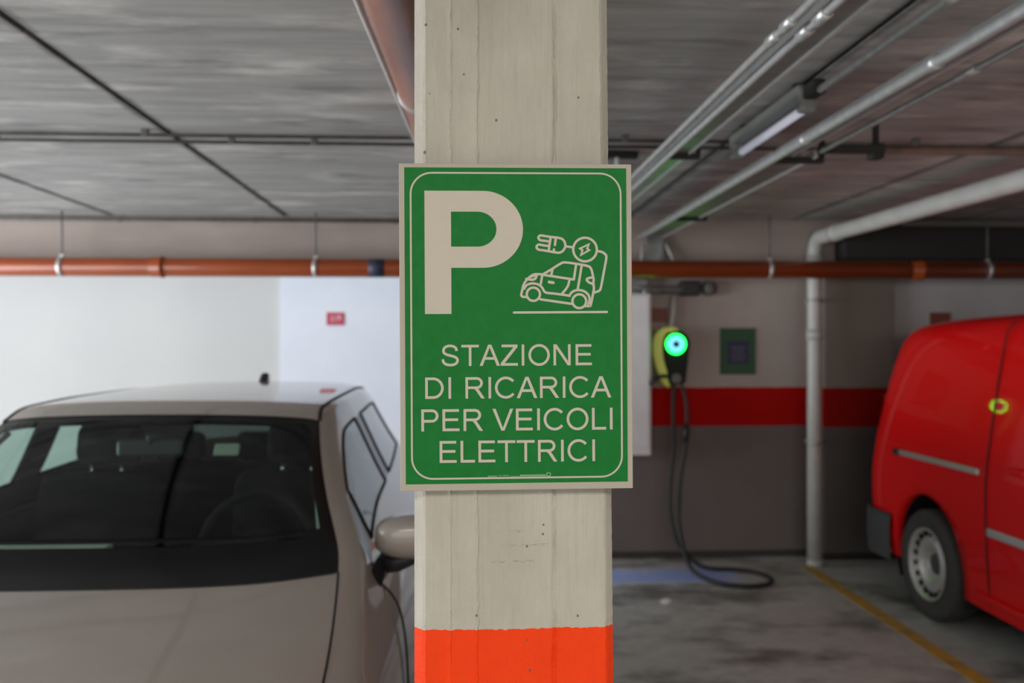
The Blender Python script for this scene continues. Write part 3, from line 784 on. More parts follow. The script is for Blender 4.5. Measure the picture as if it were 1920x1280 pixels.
# black drop-shaped front
def drop(s=1.0):
    out = []
    for k in range(0, 25):
        a = R(-15 + 210 * k / 24)
        out.append((0.105 * s * math.cos(a), 0.105 * s * math.sin(a)))
    out += [(-0.075 * s, -0.16 * s), (-0.062 * s, -0.285 * s), (-0.03 * s, -0.305 * s), (0.05 * s, -0.305 * s), (0.075 * s, -0.285 * s), (0.088 * s, -0.16 * s)]
    return out
def rounded(poly, y0, y1, b=0.014):
    mb = MB()
    mb.prism(poly, y0, y1)
    es = [e for e in mb.bm.edges if abs(e.verts[0].co.y - y0) < 1e-6 and abs(e.verts[1].co.y - y0) < 1e-6]
    bmesh.ops.bevel(mb.bm, geom=es, offset=b, segments=3, affect='EDGES')
    return mb
rounded(drop(), -0.165, -0.03).build('charger_body', m_chargblack, ch)
# lime cable holder curving over the left side
out = [(v.x, v.y) for v in catmull([(0.02, 0.118, 0), (-0.07, 0.128, 0), (-0.145, 0.085, 0), (-0.175, 0.0, 0), (-0.165, -0.11, 0), (-0.130, -0.22, 0), (-0.105, -0.285, 0), (-0.055, -0.325, 0)], 5)]
inn = [(v.x, v.y) for v in catmull([(0.02, 0.100, 0), (-0.045, 0.098, 0), (-0.088, 0.06, 0), (-0.105, -0.02, 0), (-0.095, -0.12, 0), (-0.072, -0.20, 0), (-0.062, -0.27, 0), (-0.045, -0.315, 0)], 5)]
mb = rounded(out + inn[::-1], -0.18, -0.02, 0.016)
mb.build('cable_holder', m_lime, ch)
mb = MB(); mb.lathe([(-0.172, 0.053), (-0.178, 0.053), (-0.178, 0.072), (-0.165, 0.074)], 40, 'Y'); mb.build('led_ring', m_ring, ch)
mb = MB(); mb.lathe([(-0.177, 0.022), (-0.179, 0.024), (-0.179, 0.052), (-0.165, 0.053)], 40, 'Y'); mb.build('led_disc', m_ringin, ch)
mb = MB(); mb.lathe([(-0.165, 0.023), (-0.180, 0.022), (-0.180, 0.001)], 20, 'Y'); mb.build('button', m_chargblack, ch)
MB().cyl((0.0, -0.19, -0.255), (0.0, -0.15, -0.255), 0.036, 20).build('socket_cover', m_cdark, ch)
MB().tube([(-0.205, -0.21, -0.30), (-0.165, -0.20, -0.25), (-0.105, -0.19, -0.235), (-0.03, -0.175, -0.245)], [0.016, 0.018, 0.015, 0.013], 10).build('plug_handle', m_black, ch)
MB().tube([(0.01, -0.05, 0.36), (0.008, -0.05, 0.25), (-0.012, -0.05, 0.12), (-0.015, -0.05, 0.08)], 0.021, 12).build('feed_conduit', m_conduit, ch)
MB().box((0, -0.02, -0.1), (0.13, 0.04, 0.36)).build('back_plate', m_chargblack, ch)
# charging cable to the floor
cb = catmull([(1.562, 6.69, 1.318), (1.555, 6.68, 1.15), (1.550, 6.66, 0.85), (1.515, 6.62, 0.55), (1.52, 6.58, 0.32), (1.57, 6.52, 0.15), (1.66, 6.45, 0.06), (1.76, 6.42, 0.024), (1.92, 6.40, 0.020), (2.05, 6.32, 0.020), (2.11, 6.15, 0.020), (2.05, 6.00, 0.020), (1.90, 5.95, 0.020), (1.74, 6.01, 0.020), (1.66, 6.16, 0.022), (1.60, 6.30, 0.05), (1.575, 6.42, 0.15), (1.560, 6.52, 0.34), (1.585, 6.60, 0.60), (1.625, 6.63, 0.80), (1.655, 6.66, 1.0), (1.655, 6.68, 1.20), (1.625, 6.69, 1.318)], 6)
cab2 = empty('charging_cable', (1.6, 6.5, 0), 'black charging cable hanging from the wall charger and looped on the floor', 'cable')
MB().tube([(v.x - 1.6, v.y - 6.5, v.z) for v in cb], 0.0155, 10).build('cable_run', m_cable, cab2)
MB().tube([(0.052, 0.16, 1.04), (0.046, 0.155, 0.98), (0.036, 0.145, 0.90)], [0.02, 0.026, 0.02], 10).build('cable_grip', m_black, cab2)

po = empty('info_poster', (2.09, YW, 1.575), 'dark green notice with a navy panel on the back wall', 'poster')
MB().box((0, -0.006, 0), (0.275, 0.012, 0.355)).build('poster_board', m_dkgreen, po)
MB().box((0.0, -0.0135, -0.008), (0.165, 0.003, 0.175)).build('navy_panel', m_posternavy, po)
mb = MB()
for k in range(4): mb.box((0, -0.0155, 0.03 - k * 0.03), (0.11 - 0.015 * (k % 2), 0.001, 0.012))
mb.build('print_lines', m_posterpale, po)
rs = empty('wall_plate', (1.475, YW, 1.85), 'small rust red plate above the lime charger', 'sign')
MB().box((0, -0.005, 0), (0.15, 0.01, 0.105)).build('plate', m_rustsign, rs)
MB().box((0, -0.0105, 0.012), (0.09, 0.002, 0.02)).box((0, -0.0105, -0.022), (0.07, 0.002, 0.014)).build('print_lines', m_rustpale, rs)
rs = empty('wall_plate', (3.66, YW - 0.04, 1.81), 'small rust red plate on the wall above the red van', 'sign')
MB().box((0, -0.005, 0), (0.16, 0.01, 0.125)).build('plate', m_rustsign, rs)
MB().box((0, -0.0105, 0.012), (0.09, 0.002, 0.02)).box((0, -0.0105, -0.025), (0.07, 0.002, 0.014)).build('print_lines', m_rustpale, rs)
rs = empty('number_plate', (-1.255, 8.95, 1.872), 'small red sign on the white yard wall above the silver car', 'sign')
MB().box((0, -0.005, 0), (0.175, 0.01, 0.125), bev=0.003).build('plate', m_redsign, rs)
MB().box((-0.035, -0.011, 0), (0.014, 0.002, 0.062)).box((0.0, -0.011, 0.02), (0.03, 0.002, 0.012)).box((0.0, -0.011, -0.02), (0.03, 0.002, 0.012)).box((-0.009, -0.011, 0), (0.010, 0.002, 0.05)).box((0.038, -0.011, 0.012), (0.03, 0.002, 0.04)).build('digits', m_redpale, rs)

ps = MB()
bm = ps.bm
bmesh.ops.create_icosphere(bm, subdivisions=2, radius=0.036)
for v in bm.verts:
    k = 1 + 0.35 * noise.noise(v.co * 60)
    v.co = Vector((v.co.x * k, v.co.y * k * 0.8, max(-0.012, v.co.z * k * 0.55)))
tag(ps.build('paper_scrap', m_paper, None, loc=(1.275, 5.66, 0.012)), 'crumpled white paper scrap on the floor below the charger', 'litter')

# ------------------------------------------------------------------ vehicles
def skin(stations, tagger, subdiv=3, cap0=True, cap1=True):
    """control cage mirrored in x -> subdivided mesh with material index per zone"""
    bm = bmesh.new()
    rows = []
    for st in stations:
        right = [bm.verts.new((x, u, z)) for (u, x, z) in st]
        left = [bm.verts.new((-x, u, z)) for (u, x, z) in st[1:]]
        rows.append((right, left))
    n = len(stations[0])
    for k in range(len(rows) - 1):
        for i in range(n - 1):
            zone = tagger(k, i)
            (r0, l0), (r1, l1) = rows[k], rows[k + 1]
            f = bm.faces.new((r0[i], r0[i + 1], r1[i + 1], r1[i])); f.material_index = zone
            L0 = [r0[0]] + l0; L1 = [r1[0]] + l1
            f = bm.faces.new((L0[i + 1], L0[i], L1[i], L1[i + 1])); f.material_index = zone
    for flag, (r_, l_) in ((cap0, rows[0]), (cap1, rows[-1])):
        if not flag: continue
        L = [r_[0]] + l_
        for i in range(n - 1):      # horizontal strips across
            vs = [r_[i], r_[i + 1], L[i + 1], L[i]]
            vs = list(dict.fromkeys(vs))
            f = bm.faces.new(vs); f.material_index = 0
    bmesh.ops.recalc_face_normals(bm, faces=bm.faces)
    me = bpy.data.meshes.new('cage'); bm.to_mesh(me); bm.free()
    for k in range(12): me.materials.append(m_black)
    o = bpy.data.objects.new('cage', me); COL.objects.link(o)
    s = o.modifiers.new('s', 'SUBSURF'); s.levels = subdiv; s.render_levels = subdiv
    dg = bpy.context.evaluated_depsgraph_get(); dg.update()
    out = bpy.data.meshes.new_from_object(o.evaluated_get(dg))
    bpy.data.objects.remove(o)
    return out

def zone_mesh(me, zone, name):
    bm = bmesh.new(); bm.from_mesh(me)
    bmesh.ops.delete(bm, geom=[f for f in bm.faces if f.material_index != zone], context='FACES')
    for f in bm.faces: f.material_index = 0; f.smooth = True
    return bm

def loops_of(bm):
    """boundary loops as ordered point lists"""
    es = {e for e in bm.edges if e.is_boundary}
    out = []
    while es:
        e = es.pop(); a, b = e.verts
        lp = [a, b]
        while True:
            nx = [x for x in lp[-1].link_edges if x in es]
            if not nx: break
            es.remove(nx[0]); v = nx[0].other_vert(lp[-1])
            if v is lp[0]: break
            lp.append(v)
        out.append([v.co.copy() for v in lp])
    return out

def bm_obj(bm, name, m, parent, recalc=False, thick=0.0):
    if recalc: bmesh.ops.recalc_face_normals(bm, faces=bm.faces)
    me = bpy.data.meshes.new(name); bm.to_mesh(me); bm.free()
    o = link_mesh(name, me, m, parent)
    return o

def split_sides(bm):
    b2 = bm.copy()
    bmesh.ops.delete(bm, geom=[f for f in bm.faces if f.calc_center_median().x < 0], context='FACES')
    bmesh.ops.delete(b2, geom=[f for f in b2.faces if f.calc_center_median().x >= 0], context='FACES')
    return bm, b2

def cut_arch(bm, u0, z0, r, xmin=0.5):
    kill = []
    for f in bm.faces:
        cc = f.calc_center_median()
        if abs(cc.x) > xmin and math.hypot(cc.y - u0, cc.z - z0) < r: kill.append(f)
    vs = {v for f in kill for v in f.verts}
    bmesh.ops.delete(bm, geom=kill, context='FACES')
    rim = []
    for v in vs:
        if v.is_valid and v.is_boundary and v.link_faces:
            d = Vector((v.co.y - u0, v.co.z - z0))
            if d.length < 1e-4: continue
            d = d.normalized() * r
            v.co.y, v.co.z = u0 + d.x, z0 + d.y
            rim.append(v)
    # lip turned inward
    es = [e for e in bm.edges if e.is_boundary and e.verts[0] in rim and e.verts[1] in rim]
    ex = bmesh.ops.extrude_edge_only(bm, edges=es)
    for v in ex['geom']:
        if isinstance(v, bmesh.types.BMVert): v.co.x -= math.copysign(0.05, v.co.x)

def arch_liner(parent, u0, z0, r, xo, s):
    mb = MB(); bm = mb.bm
    A, B = [], []
    for k in range(25):
        a = R(-25 + 230 * k / 24)
        A.append(bm.verts.new((s * xo, u0 + r * math.cos(a), z0 + r * math.sin(a))))
        B.append(bm.verts.new((s * (xo - 0.30), u0 + r * math.cos(a), z0 + r * math.sin(a))))
    for k in range(24): bm.faces.new((A[k], A[k + 1], B[k + 1], B[k]))
    bm.faces.new(B)
    return mb.build('wheel_arch', m_gap, parent, smooth=False)

def wheel(parent, x, u, r, s, style):
    """s: outward direction sign"""
    t = empty_part('wheel', (x, u, r), parent)
    w2 = 0.095
    mb = MB(); mb.lathe([(-w2 * 0.9, r * 0.66), (-w2, r * 0.80), (-w2 * 0.92, r * 0.95), (-w2 * 0.7, r), (w2 * 0.7, r), (w2 * 0.92, r * 0.955), (w2, r * 0.82), (w2 * 0.96, r * 0.68), (w2 * 0.86, r * 0.655)], 48, 'X')
    mb.build('tyre', m_rubber, t)
    if style == 'steel':
        prof = [(w2 * 0.86, r * 0.66), (w2 * 0.97, r * 0.655), (w2 * 0.97, r * 0.625), (w2 * 0.55, r * 0.60), (w2 * 0.50, r * 0.57), (w2 * 0.62, r * 0.50), (w2 * 0.74, r * 0.42), (w2 * 0.70, r * 0.35), (w2 * 0.30, r * 0.27), (w2 * 0.05, r * 0.20), (w2 * 0.05, 0.001)]
        mb = MB(); mb.lathe([(s * h_, q) for h_, q in prof], 48, 'X'); mb.build('rim', m_rimsteel, t)
        mb = MB()
        for k in range(18):
            a = 2 * PI * k / 18
            mt = Matrix.Rotation(a, 3, 'X')
            mb.box(mt @ Vector((s * w2 * 0.60, 0, r * 0.555)), (0.020, 0.026, 0.032), rot=mt)
        mb.build('vent_slot', m_gap, t)
        mb = MB(); mb.lathe([(s * w2 * 0.05, r * 0.21), (s * w2 * 0.34, r * 0.19), (s * w2 * 0.36, r * 0.15), (s * w2 * 0.36, 0.001)], 24, 'X'); mb.build('hub_cap', m_bumper, t)
    else:
        mb = MB(); mb.lathe([(s * w2 * 0.9, r * 0.66), (s * w2 * 0.95, r * 0.63), (s * w2 * 0.1, r * 0.60), (0, 0.001)], 40, 'X'); mb.build('rim', m_cdark, t)
        mb = MB()
        for k in range(5):
            mt = Matrix.Rotation(2 * PI * k / 5, 3, 'X')
            mb.box(mt @ Vector((s * w2 * 0.75, 0, r * 0.36)), (0.03, 0.075, r * 0.58), rot=mt, bev=0.008)
        mb.lathe([(s * w2 * 0.75, r * 0.2), (s * w2 * 0.95, r * 0.17), (s * w2 * 0.95, 0.001)], 24, 'X')
        mb.build('spoke', m_rimsteel, t)
    return t
def empty_part(name, loc, parent):
    o = bpy.data.objects.new(name, None); o.empty_display_size = 0.05
    o.location = loc; COL.objects.link(o); o.parent = parent
    return o

# ---------- silver hatchback, nose toward the camera
CX, CY = -1.07, 1.45
car = empty('hatchback_car', (CX, CY, 0), 'silver beige hatchback parked facing the camera left of the column', 'car')
ST = [
 [(0.03, 0, .66), (0.04, .28, .66), (0.08, .52, .65), (0.15, .66, .635), (0.19, .71, .62), (0.22, .75, .60), (0.25, .78, .56), (0.25, .79, .46), (0.22, .77, .32), (0.20, .72, .2)],
 [(0.10, 0, .745), (0.11, .28, .742), (0.16, .52, .73), (0.22, .69, .70), (0.26, .735, .685), (0.29, .775, .66), (0.32, .83, .60), (0.32, .85, .48), (0.30, .83, .30), (0.28, .78, .2)],
 [(0.35, 0, .845), (0.36, .30, .842), (0.38, .55, .83), (0.40, .735, .795), (0.41, .77, .78), (0.42, .805, .75), (0.43, .86, .68), (0.42, .885, .54), (0.42, .87, .30), (0.42, .82, .2)],
 [(0.70, 0, .925), (0.70, .30, .92), (0.70, .56, .908), (0.70, .755, .872), (0.70, .79, .858), (0.70, .825, .83), (0.70, .875, .75), (0.70, .90, .58), (0.70, .885, .32), (0.70, .84, .2)],
 [(0.99, 0, .978), (1.00, .30, .976), (1.04, .56, .972), (1.11, .735, .962), (1.13, .775, .955), (1.12, .81, .93), (1.10, .875, .82), (1.08, .905, .62), (1.06, .89, .34), (1.05, .85, .2)],
 [(1.07, 0, 1.005), (1.08, .30, 1.003), (1.12, .55, .998), (1.19, .715, .992), (1.22, .765, .985), (1.30, .792, .965), (1.26, .875, .85), (1.2, .905, .64), (1.2, .89, .34), (1.2, .85, .2)],
 [(1.42, 0, 1.20), (1.43, .28, 1.197), (1.47, .50, 1.185), (1.53, .645, 1.165), (1.58, .70, 1.14), (1.46, .782, 1.005), (1.45, .87, .90), (1.45, .905, .66), (1.45, .89, .34), (1.45, .85, .2)],
 [(1.80, 0, 1.385), (1.81, .26, 1.382), (1.84, .45, 1.372), (1.89, .570, 1.350), (1.94, .625, 1.315), (1.86, .772, 1.025), (1.85, .875, .915), (1.85, .908, .68), (1.85, .892, .34), (1.85, .855, .2)],
 [(1.90, 0, 1.412), (1.905, .26, 1.410), (1.93, .45, 1.400), (1.97, .572, 1.378), (2.03, .628, 1.335), (2.02, .770, 1.032), (2.0, .876, .92), (2.0, .908, .68), (2.0, .892, .34), (2.0, .855, .2)],
 [(2.30, 0, 1.452), (2.30, .26, 1.449), (2.30, .45, 1.440), (2.30, .575, 1.418), (2.30, .632, 1.372), (2.33, .766, 1.040), (2.33, .876, .93), (2.33, .908, .69), (2.33, .892, .34), (2.33, .855, .2)],
 [(2.42, 0, 1.456), (2.42, .26, 1.453), (2.42, .45, 1.444), (2.42, .575, 1.421), (2.41, .632, 1.375), (2.44, .764, 1.043), (2.44, .876, .935), (2.44, .908, .69), (2.44, .892, .34), (2.44, .855, .2)],
 [(2.95, 0, 1.448), (2.95, .26, 1.445), (2.95, .45, 1.436), (2.95, .565, 1.412), (2.95, .620, 1.362), (3.02, .745, 1.060), (3.0, .872, .945), (3.0, .906, .70), (3.0, .89, .34), (3.0, .85, .2)],
 [(3.30, 0, 1.432), (3.30, .26, 1.429), (3.30, .44, 1.420), (3.28, .550, 1.395), (3.22, .605, 1.345), (3.50, .715, 1.085), (3.4, .868, .95), (3.4, .905, .70), (3.4, .888, .34), (3.4, .845, .2)],
 [(3.70, 0, 1.400), (3.70, .26, 1.397), (3.70, .43, 1.388), (3.68, .530, 1.360), (3.68, .59, 1.29), (3.74, .69, 1.09), (3.75, .85, .95), (3.75, .895, .70), (3.75, .88, .34), (3.75, .83, .2)],
 [(3.86, 0, 1.365), (3.86, .26, 1.362), (3.85, .42, 1.352), (3.84, .515, 1.325), (3.86, .58, 1.25), (3.90, .67, 1.08), (3.92, .82, .95), (3.95, .87, .70), (3.95, .86, .36), (3.95, .80, .22)],
 [(4.12, 0, 1.06), (4.12, .26, 1.058), (4.10, .45, 1.05), (4.07, .57, 1.03), (4.07, .62, 1.0), (4.08, .68, .96), (4.10, .77, .88), (4.14, .83, .68), (4.14, .83, .38), (4.12, .76, .24)],
 [(4.20, 0, .88), (4.20, .26, .88), (4.18, .45, .87), (4.15, .58, .86), (4.15, .63, .84), (4.16, .69, .81), (4.18, .76, .75), (4.24, .80, .60), (4.24, .80, .40), (4.20, .74, .26)],
]
ROOF = {7: (1.428, 1.362), 8: (1.437, 1.378), 9: (1.444, 1.395), 10: (1.446, 1.397), 11: (1.448, 1.394), 12: (1.444, 1.382), 13: (1.432, 1.33), 14: (1.395, 1.275)}
for k_, st_ in enumerate(ST):
    z0_ = st_[0][2]
    for i_, (u_, x_, z_) in enumerate(st_):
        if k_ in (4, 5) and i_ <= 4:
            st_[i_] = (u_ + (0.05 if i_ < 3 else 0.10), x_, z_ + (0.026 if i_ < 2 else 0.034 if i_ == 2 else 0.062))
        elif k_ == 6 and i_ <= 4: st_[i_] = (u_, x_, z_ + 0.036)
        elif k_ in ROOF and i_ <= 3: st_[i_] = (u_, x_, ROOF[k_][0] - (z0_ - z_) * (0.75 if i_ == 3 else 0.9))
        elif k_ in ROOF and i_ == 4: st_[i_] = (u_, x_, ROOF[k_][1])
        elif k_ in (2, 3) and i_ in (3, 4): st_[i_] = (u_, x_ + 0.03, z_ - 0.010)
        elif k_ in (2, 3) and i_ == 5: st_[i_] = (u_, x_ + 0.018, z_)
for k_, st_ in enumerate(ST):
    if k_ >= 6:
        for i_, (u_, x_, z_) in enumerate(st_):
            if i_ <= 5: st_[i_] = (u_, x_ * (0.965 if i_ <= 4 else 0.98), z_)
def czone(k, i):
    if k <= 3: return 1 if i <= 2 and k >= 1 else 0          # bonnet
    if k == 4: return 2 if i <= 2 else 0                      # cowl strip
    if k in (5, 6): 
        if i <= 2: return 3                                   # windscreen
        if i == 4: return 6 if k == 5 else 4                  # sail / front window
        return 0
    if 7 <= k <= 13:
        if i <= 2 and k <= 13: return 7                       # roof
        if i == 4:
            if k in (7, 8): return 4
            if k == 9: return 6
            if k in (10, 11): return 5
        return 0
    if k == 14 and i <= 2: return 8                           # rear window
    return 0
cm = skin(ST, czone, 3)
def seal(bm, name, parent, r, m, pull=0.0):
    mb = MB()
    for lp in loops_of(bm):
        if len(lp) > 6: mb.tube(lp, r, 6, closed=True)
    return mb.build(name, m, parent)
bb = zone_mesh(cm, 0, 'body')
for u0 in (0.86, 3.49): cut_arch(bb, u0, 0.315, 0.355)
body = bm_obj(bb, 'body', m_silver, car)
hb = zone_mesh(cm, 1, 'bonnet'); seal(hb, 'shut_line', body, 0.0035, m_gap); bm_obj(hb, 'bonnet', m_silver, car)
cb_ = zone_mesh(cm, 2, 'cowl'); bm_obj(cb_, 'cowl', m_frit, car)
wb = zone_mesh(cm, 3, 'windscreen')
bpts = [v.co.copy() for v in wb.verts if v.is_boundary]
from mathutils import kdtree
kd = kdtree.KDTree(len(bpts))
for i_, q in enumerate(bpts): kd.insert(q, i_)
kd.balance()
bmesh.ops.subdivide_edges(wb, edges=wb.edges, cuts=1, use_grid_fill=True)
for f in wb.faces:
    f.smooth = True
    c_ = f.calc_center_median()
    d = kd.find(c_)[2]
    lim = 0.020 if c_.z < 1.075 and abs(c_.x) < 0.62 else 0.042
    f.material_index = 1 if d < lim else 0
wfb = wb.copy()
bmesh.ops.delete(wfb, geom=[f for f in wfb.faces if f.material_index == 0], context='FACES')
for v in wfb.verts: v.co.z -= 0.002; v.co.y += 0.001
for f in wfb.faces: f.material_index = 0
bmesh.ops.delete(wb, geom=[f for f in wb.faces if f.material_index == 1], context='FACES')
ws = bm_obj(wb, 'windscreen', m_wind, car)
bm_obj(wfb, 'glass_border', m_frit, ws)['label'] = 'black border of the windscreen'
rb_ = zone_mesh(cm, 7, 'roof'); bm_obj(rb_, 'roof', m_silver, car)
# dark roof ditch strips along the roof's edges
def roof_edge(me, s):
    b = zone_mesh(me, 7, 'e')
    pts = sorted({(round(v.co.y, 4), v.co.x, v.co.z) for v in b.verts if v.is_boundary and v.co.x * s > 0.40 and v.co.y > 1.84 and v.co.y < 3.8})
    b.free()
    return [Vector((x, y, z)) for y, x, z in pts]
for s in (-1, 1):
    pts = roof_edge(cm, s)
    MB().tube([v + Vector((0, 0, -0.002)) for v in pts], 0.008, 8).build('roof_strip', m_gap, car)
for zn, nm, mt_ in ((4, 'front_window', m_side), (5, 'rear_window', m_side), (6, 'window_pillar', m_frit)):
    b_ = zone_mesh(cm, zn, nm)
    if zn == 6:
        for sd in split_sides(b_): bm_obj(sd, nm, mt_, car)
        continue
    for sd in split_sides(b_):
        mb = MB()
        lps = loops_of(sd)
        o_ = bm_obj(sd, nm, mt_, car)
        for lp in lps: mb.tube(lp, 0.0065, 6, closed=True)
        mb.build('window_seal', m_gap, o_)
b_ = zone_mesh(cm, 8, 'tailgate'); bm_obj(b_, 'tailgate_window', m_privacy, car)
# underside and cabin tub
mb = MB(); mb.box((0, 2.12, 0.25), (1.50, 3.7, 0.10)); mb.box((0, 1.12, 0.55), (1.40, 0.10, 0.6)); mb.box((0, 3.95, 0.55), (1.30, 0.08, 0.6)); mb.build('underbody', m_gap, car)
mb = MB()
for s in (-1, 1): mb.box((s * 0.80, 2.35, 0.72), (0.05, 2.2, 0.50), bev=0.02)
mb.build('door_trim', m_dash, car)
# headliner under the roof
hl = zone_mesh(cm, 7, 'headliner')
for v in hl.verts: v.co.z -= 0.035; v.co.x *= 0.97
bm_obj(hl, 'headliner', m_dash, car)
# dashboard and cabin
db = MB()
db.prism([(1.09, 0.945), (1.32, 0.955), (1.52, 0.935), (1.60, 0.86), (1.56, 0.60), (1.1, 0.60)], -0.69, 0.69, 'YZ')
es = [e for e in db.bm.edges if abs(e.verts[0].co.x - e.verts[1].co.x) > 1]
bmesh.ops.bevel(db.bm, geom=es, offset=0.03, segments=3, affect='EDGES')
dash = db.build('dashboard', m_dash, car)
MB().prism([(1.42, 0.94), (1.58, 0.94), (1.60, 0.99), (1.45, 1.0)], 0.20, 0.56, 'YZ').build('instrument_hood', m_dash, dash)
MB().box((-0.36, 1.50, 0.982), (0.60, 0.08, 0.04), bev=0.004).build('dash_reflection', m_dashpale, dash)  # pale bar stands in for light reflected at the windscreen
# steering wheel
stw = MB()
cw = Vector((0.37, 1.66, 0.955)); ax = Vector((0, -0.92, 0.39)).normalized(); e1 = Vector((1, 0, 0)); e2 = ax.cross(e1)
stw.tube([cw + e1 * (0.185 * math.cos(2 * PI * k / 40)) + e2 * (0.185 * math.sin(2 * PI * k / 40)) for k in range(40)], 0.015, 10, closed=True)
for a in (0, 180, 270 if e2.z > 0 else 90): stw.tube([cw, cw + e1 * 0.18 * math.cos(R(a)) + e2 * 0.18 * math.sin(R(a))], 0.018, 8)
stw.tube([cw + ax * 0.03, cw - ax * 0.04], 0.062, 16)
stw.tube([cw, cw - Vector((0, -0.92, 0.39)) * 0.0 + Vector((0, -0.15, -0.05))], 0.03, 10)
stw.build('steering_wheel', m_dash, car)
def seat(x, u, wd, zt, posts=True):
    t = empty_part('seat', (x, u, 0.3), car)
    MB().box((0, -0.28, 0.22), (wd, 0.50, 0.16), bev=0.06, seg=3).build('cushion', m_seat, t, True)
    rt = Matrix.Rotation(R(-14), 3, 'X')
    MB().box((0, 0.04, 0.50), (wd, 0.15, 0.66), rot=rt, bev=0.06, seg=3).build('backrest', m_seat, t, True)
    MB().box((0, 0.15, 0.93), (0.26, 0.10, 0.17), rot=rt, bev=0.045, seg=3).build('headrest', m_seat, t, True)
    mb = MB()
    for s in (-1, 1): mb.cyl((s * 0.06, 0.10, 0.76), (s * 0.06, 0.125, 0.88), 0.007, 8)
    mb.build('headrest_post', m_inox, t)
seat(0.385, 2.22, 0.50, 1.1); seat(-0.385, 2.22, 0.50, 1.1)
t = empty_part('rear_bench', (0, 3.25, 0.3), car)
MB().box((0, -0.26, 0.22), (1.30, 0.50, 0.16), bev=0.06, seg=3).build('cushion', m_seat, t, True)
MB().box((0, 0.06, 0.46), (1.30, 0.15, 0.56), rot=Matrix.Rotation(R(-18), 3, 'X'), bev=0.06, seg=3).build('backrest', m_seat, t, True)
for x in (-0.42, 0, 0.42):
    MB().box((x, 0.16, 0.80), (0.26, 0.09, 0.15), bev=0.04, seg=3).build('headrest', m_seat, t, True)
MB().box((0, 3.65, 0.86), (1.15, 0.5, 0.03)).build('parcel_shelf', m_dash, car)
# interior mirror, parking tag
im = MB().box((0, 1.72, 1.285), (0.23, 0.03, 0.065), rot=None, bev=0.015, seg=3).tube([(0, 1.72, 1.29), (0, 1.70, 1.335)], 0.012, 8).build('interior_mirror', m_black, car)
MB().box((0.27, 1.66, 1.285), (0.085, 0.012, 0.045), rot=Matrix.Rotation(R(-35), 3, 'X'), bev=0.006).build('windscreen_tag', m_trim, car)
# pale inner pillar trim at the driver's side
for s in (-1, 1):
    MB().tube([(s * 0.655, 1.235, 1.00), (s * 0.60, 1.50, 1.15), (s * 0.535, 1.84, 1.325)], 0.010, 8).build('pillar_trim', m_trim, car)
# door mirrors
for s in (-1, 1):
    t = empty_part('door_mirror', (s * 0.80, 1.42, 0.985), car)
    mb = MB(); bm = mb.bm
    bmesh.ops.create_uvsphere(bm, u_segments=24, v_segments=16, radius=1)
    for v in bm.verts:
        x, y, z = v.co
        f_ = lambda q: math.copysign(abs(q) ** 0.62, q)
        v.co = Vector((s * (0.125 + 0.135 * f_(x)), 0.0 + (0.085 if y < 0 else 0.05) * f_(y), 0.055 + 0.068 * f_(z) * (1.0 + 0.12 * x)))
    mb.build('mirror_housing', m_silver, t, True)
    MB().tube([(s * -0.01, 0.02, -0.045), (s * 0.06, 0.0, -0.03), (s * 0.12, -0.005, -0.008), (s * 0.27, 0.0, 0.006)], [0.028, 0.030, 0.024, 0.012], 10).build('mirror_foot', m_black, t)
    MB().box((s * 0.13, 0.047, 0.055), (0.17, 0.008, 0.08), bev=0.003).build('mirror_glass', m_inox, t)
# shut lines of doors, handles, antenna, wipers, lamps, grille
for s in (-1, 1):
    for pth in ([(s * 0.800, 1.30, .945), (s * .877, 1.28, .85), (s * .9045, 1.25, .65), (s * .893, 1.25, .38), (s * .862, 1.3, .24)],
                [(s * .874, 2.42, .92), (s * .9055, 2.42, .68), (s * .895, 2.42, .38)]):
        MB().tube(catmull(pth, 5), 0.004, 6).build('door_gap', m_gap, body)
    for u in (2.05, 3.1):
        MB().tube([(s * .884, u - .09, .87), (s * .886, u, .873), (s * .886, u + .09, .875)], 0.011, 8).build('door_handle', m_silver, car)
    MB().box((s * 0.60, 0.20, 0.63), (0.26, 0.16, 0.10), rot=Matrix.Rotation(R(s * 28), 3, 'Z'), bev=0.03, seg=3).build('headlamp', m_lens, car)
    MB().box((s * 0.70, 4.15, 0.84), (0.16, 0.08, 0.16), bev=0.03, seg=3).build('tail_lamp', m_redlens, car)
MB().box((0, 0.035, 0.60), (0.80, 0.05, 0.07), bev=0.015).build('grille', m_black, car)
MB().box((0, 0.08, 0.33), (1.0, 0.12, 0.14), bev=0.02).build('air_intake', m_black, car)
an = MB(); bm = an.bm
an.prism([(3.38, 1.405), (3.42, 1.44), (3.49, 1.480), (3.515, 1.482), (3.52, 1.42), (3.52, 1.40)], -0.02, 0.02, 'YZ')
bmesh.ops.bevel(bm, geom=[e for e in bm.edges], offset=0.007, segments=2, affect='EDGES')
an.build('roof_antenna', m_black, car, True)
for x0, x1 in ((-0.58, 0.02), (0.06, 0.46)):
    MB().tube([(x1, 1.05, 0.988), ((x0 + x1) / 2, 1.06, 0.994), (x0, 1.10, 0.990)], 0.007, 6).build('wiper', m_black, car)
for u0 in (0.86, 3.49):
    for s in (-1, 1):
        arch_liner(car, u0, 0.315, 0.36, 0.86, s)
        wheel(car, s * 0.785, u0, 0.315, s, 'alloy')

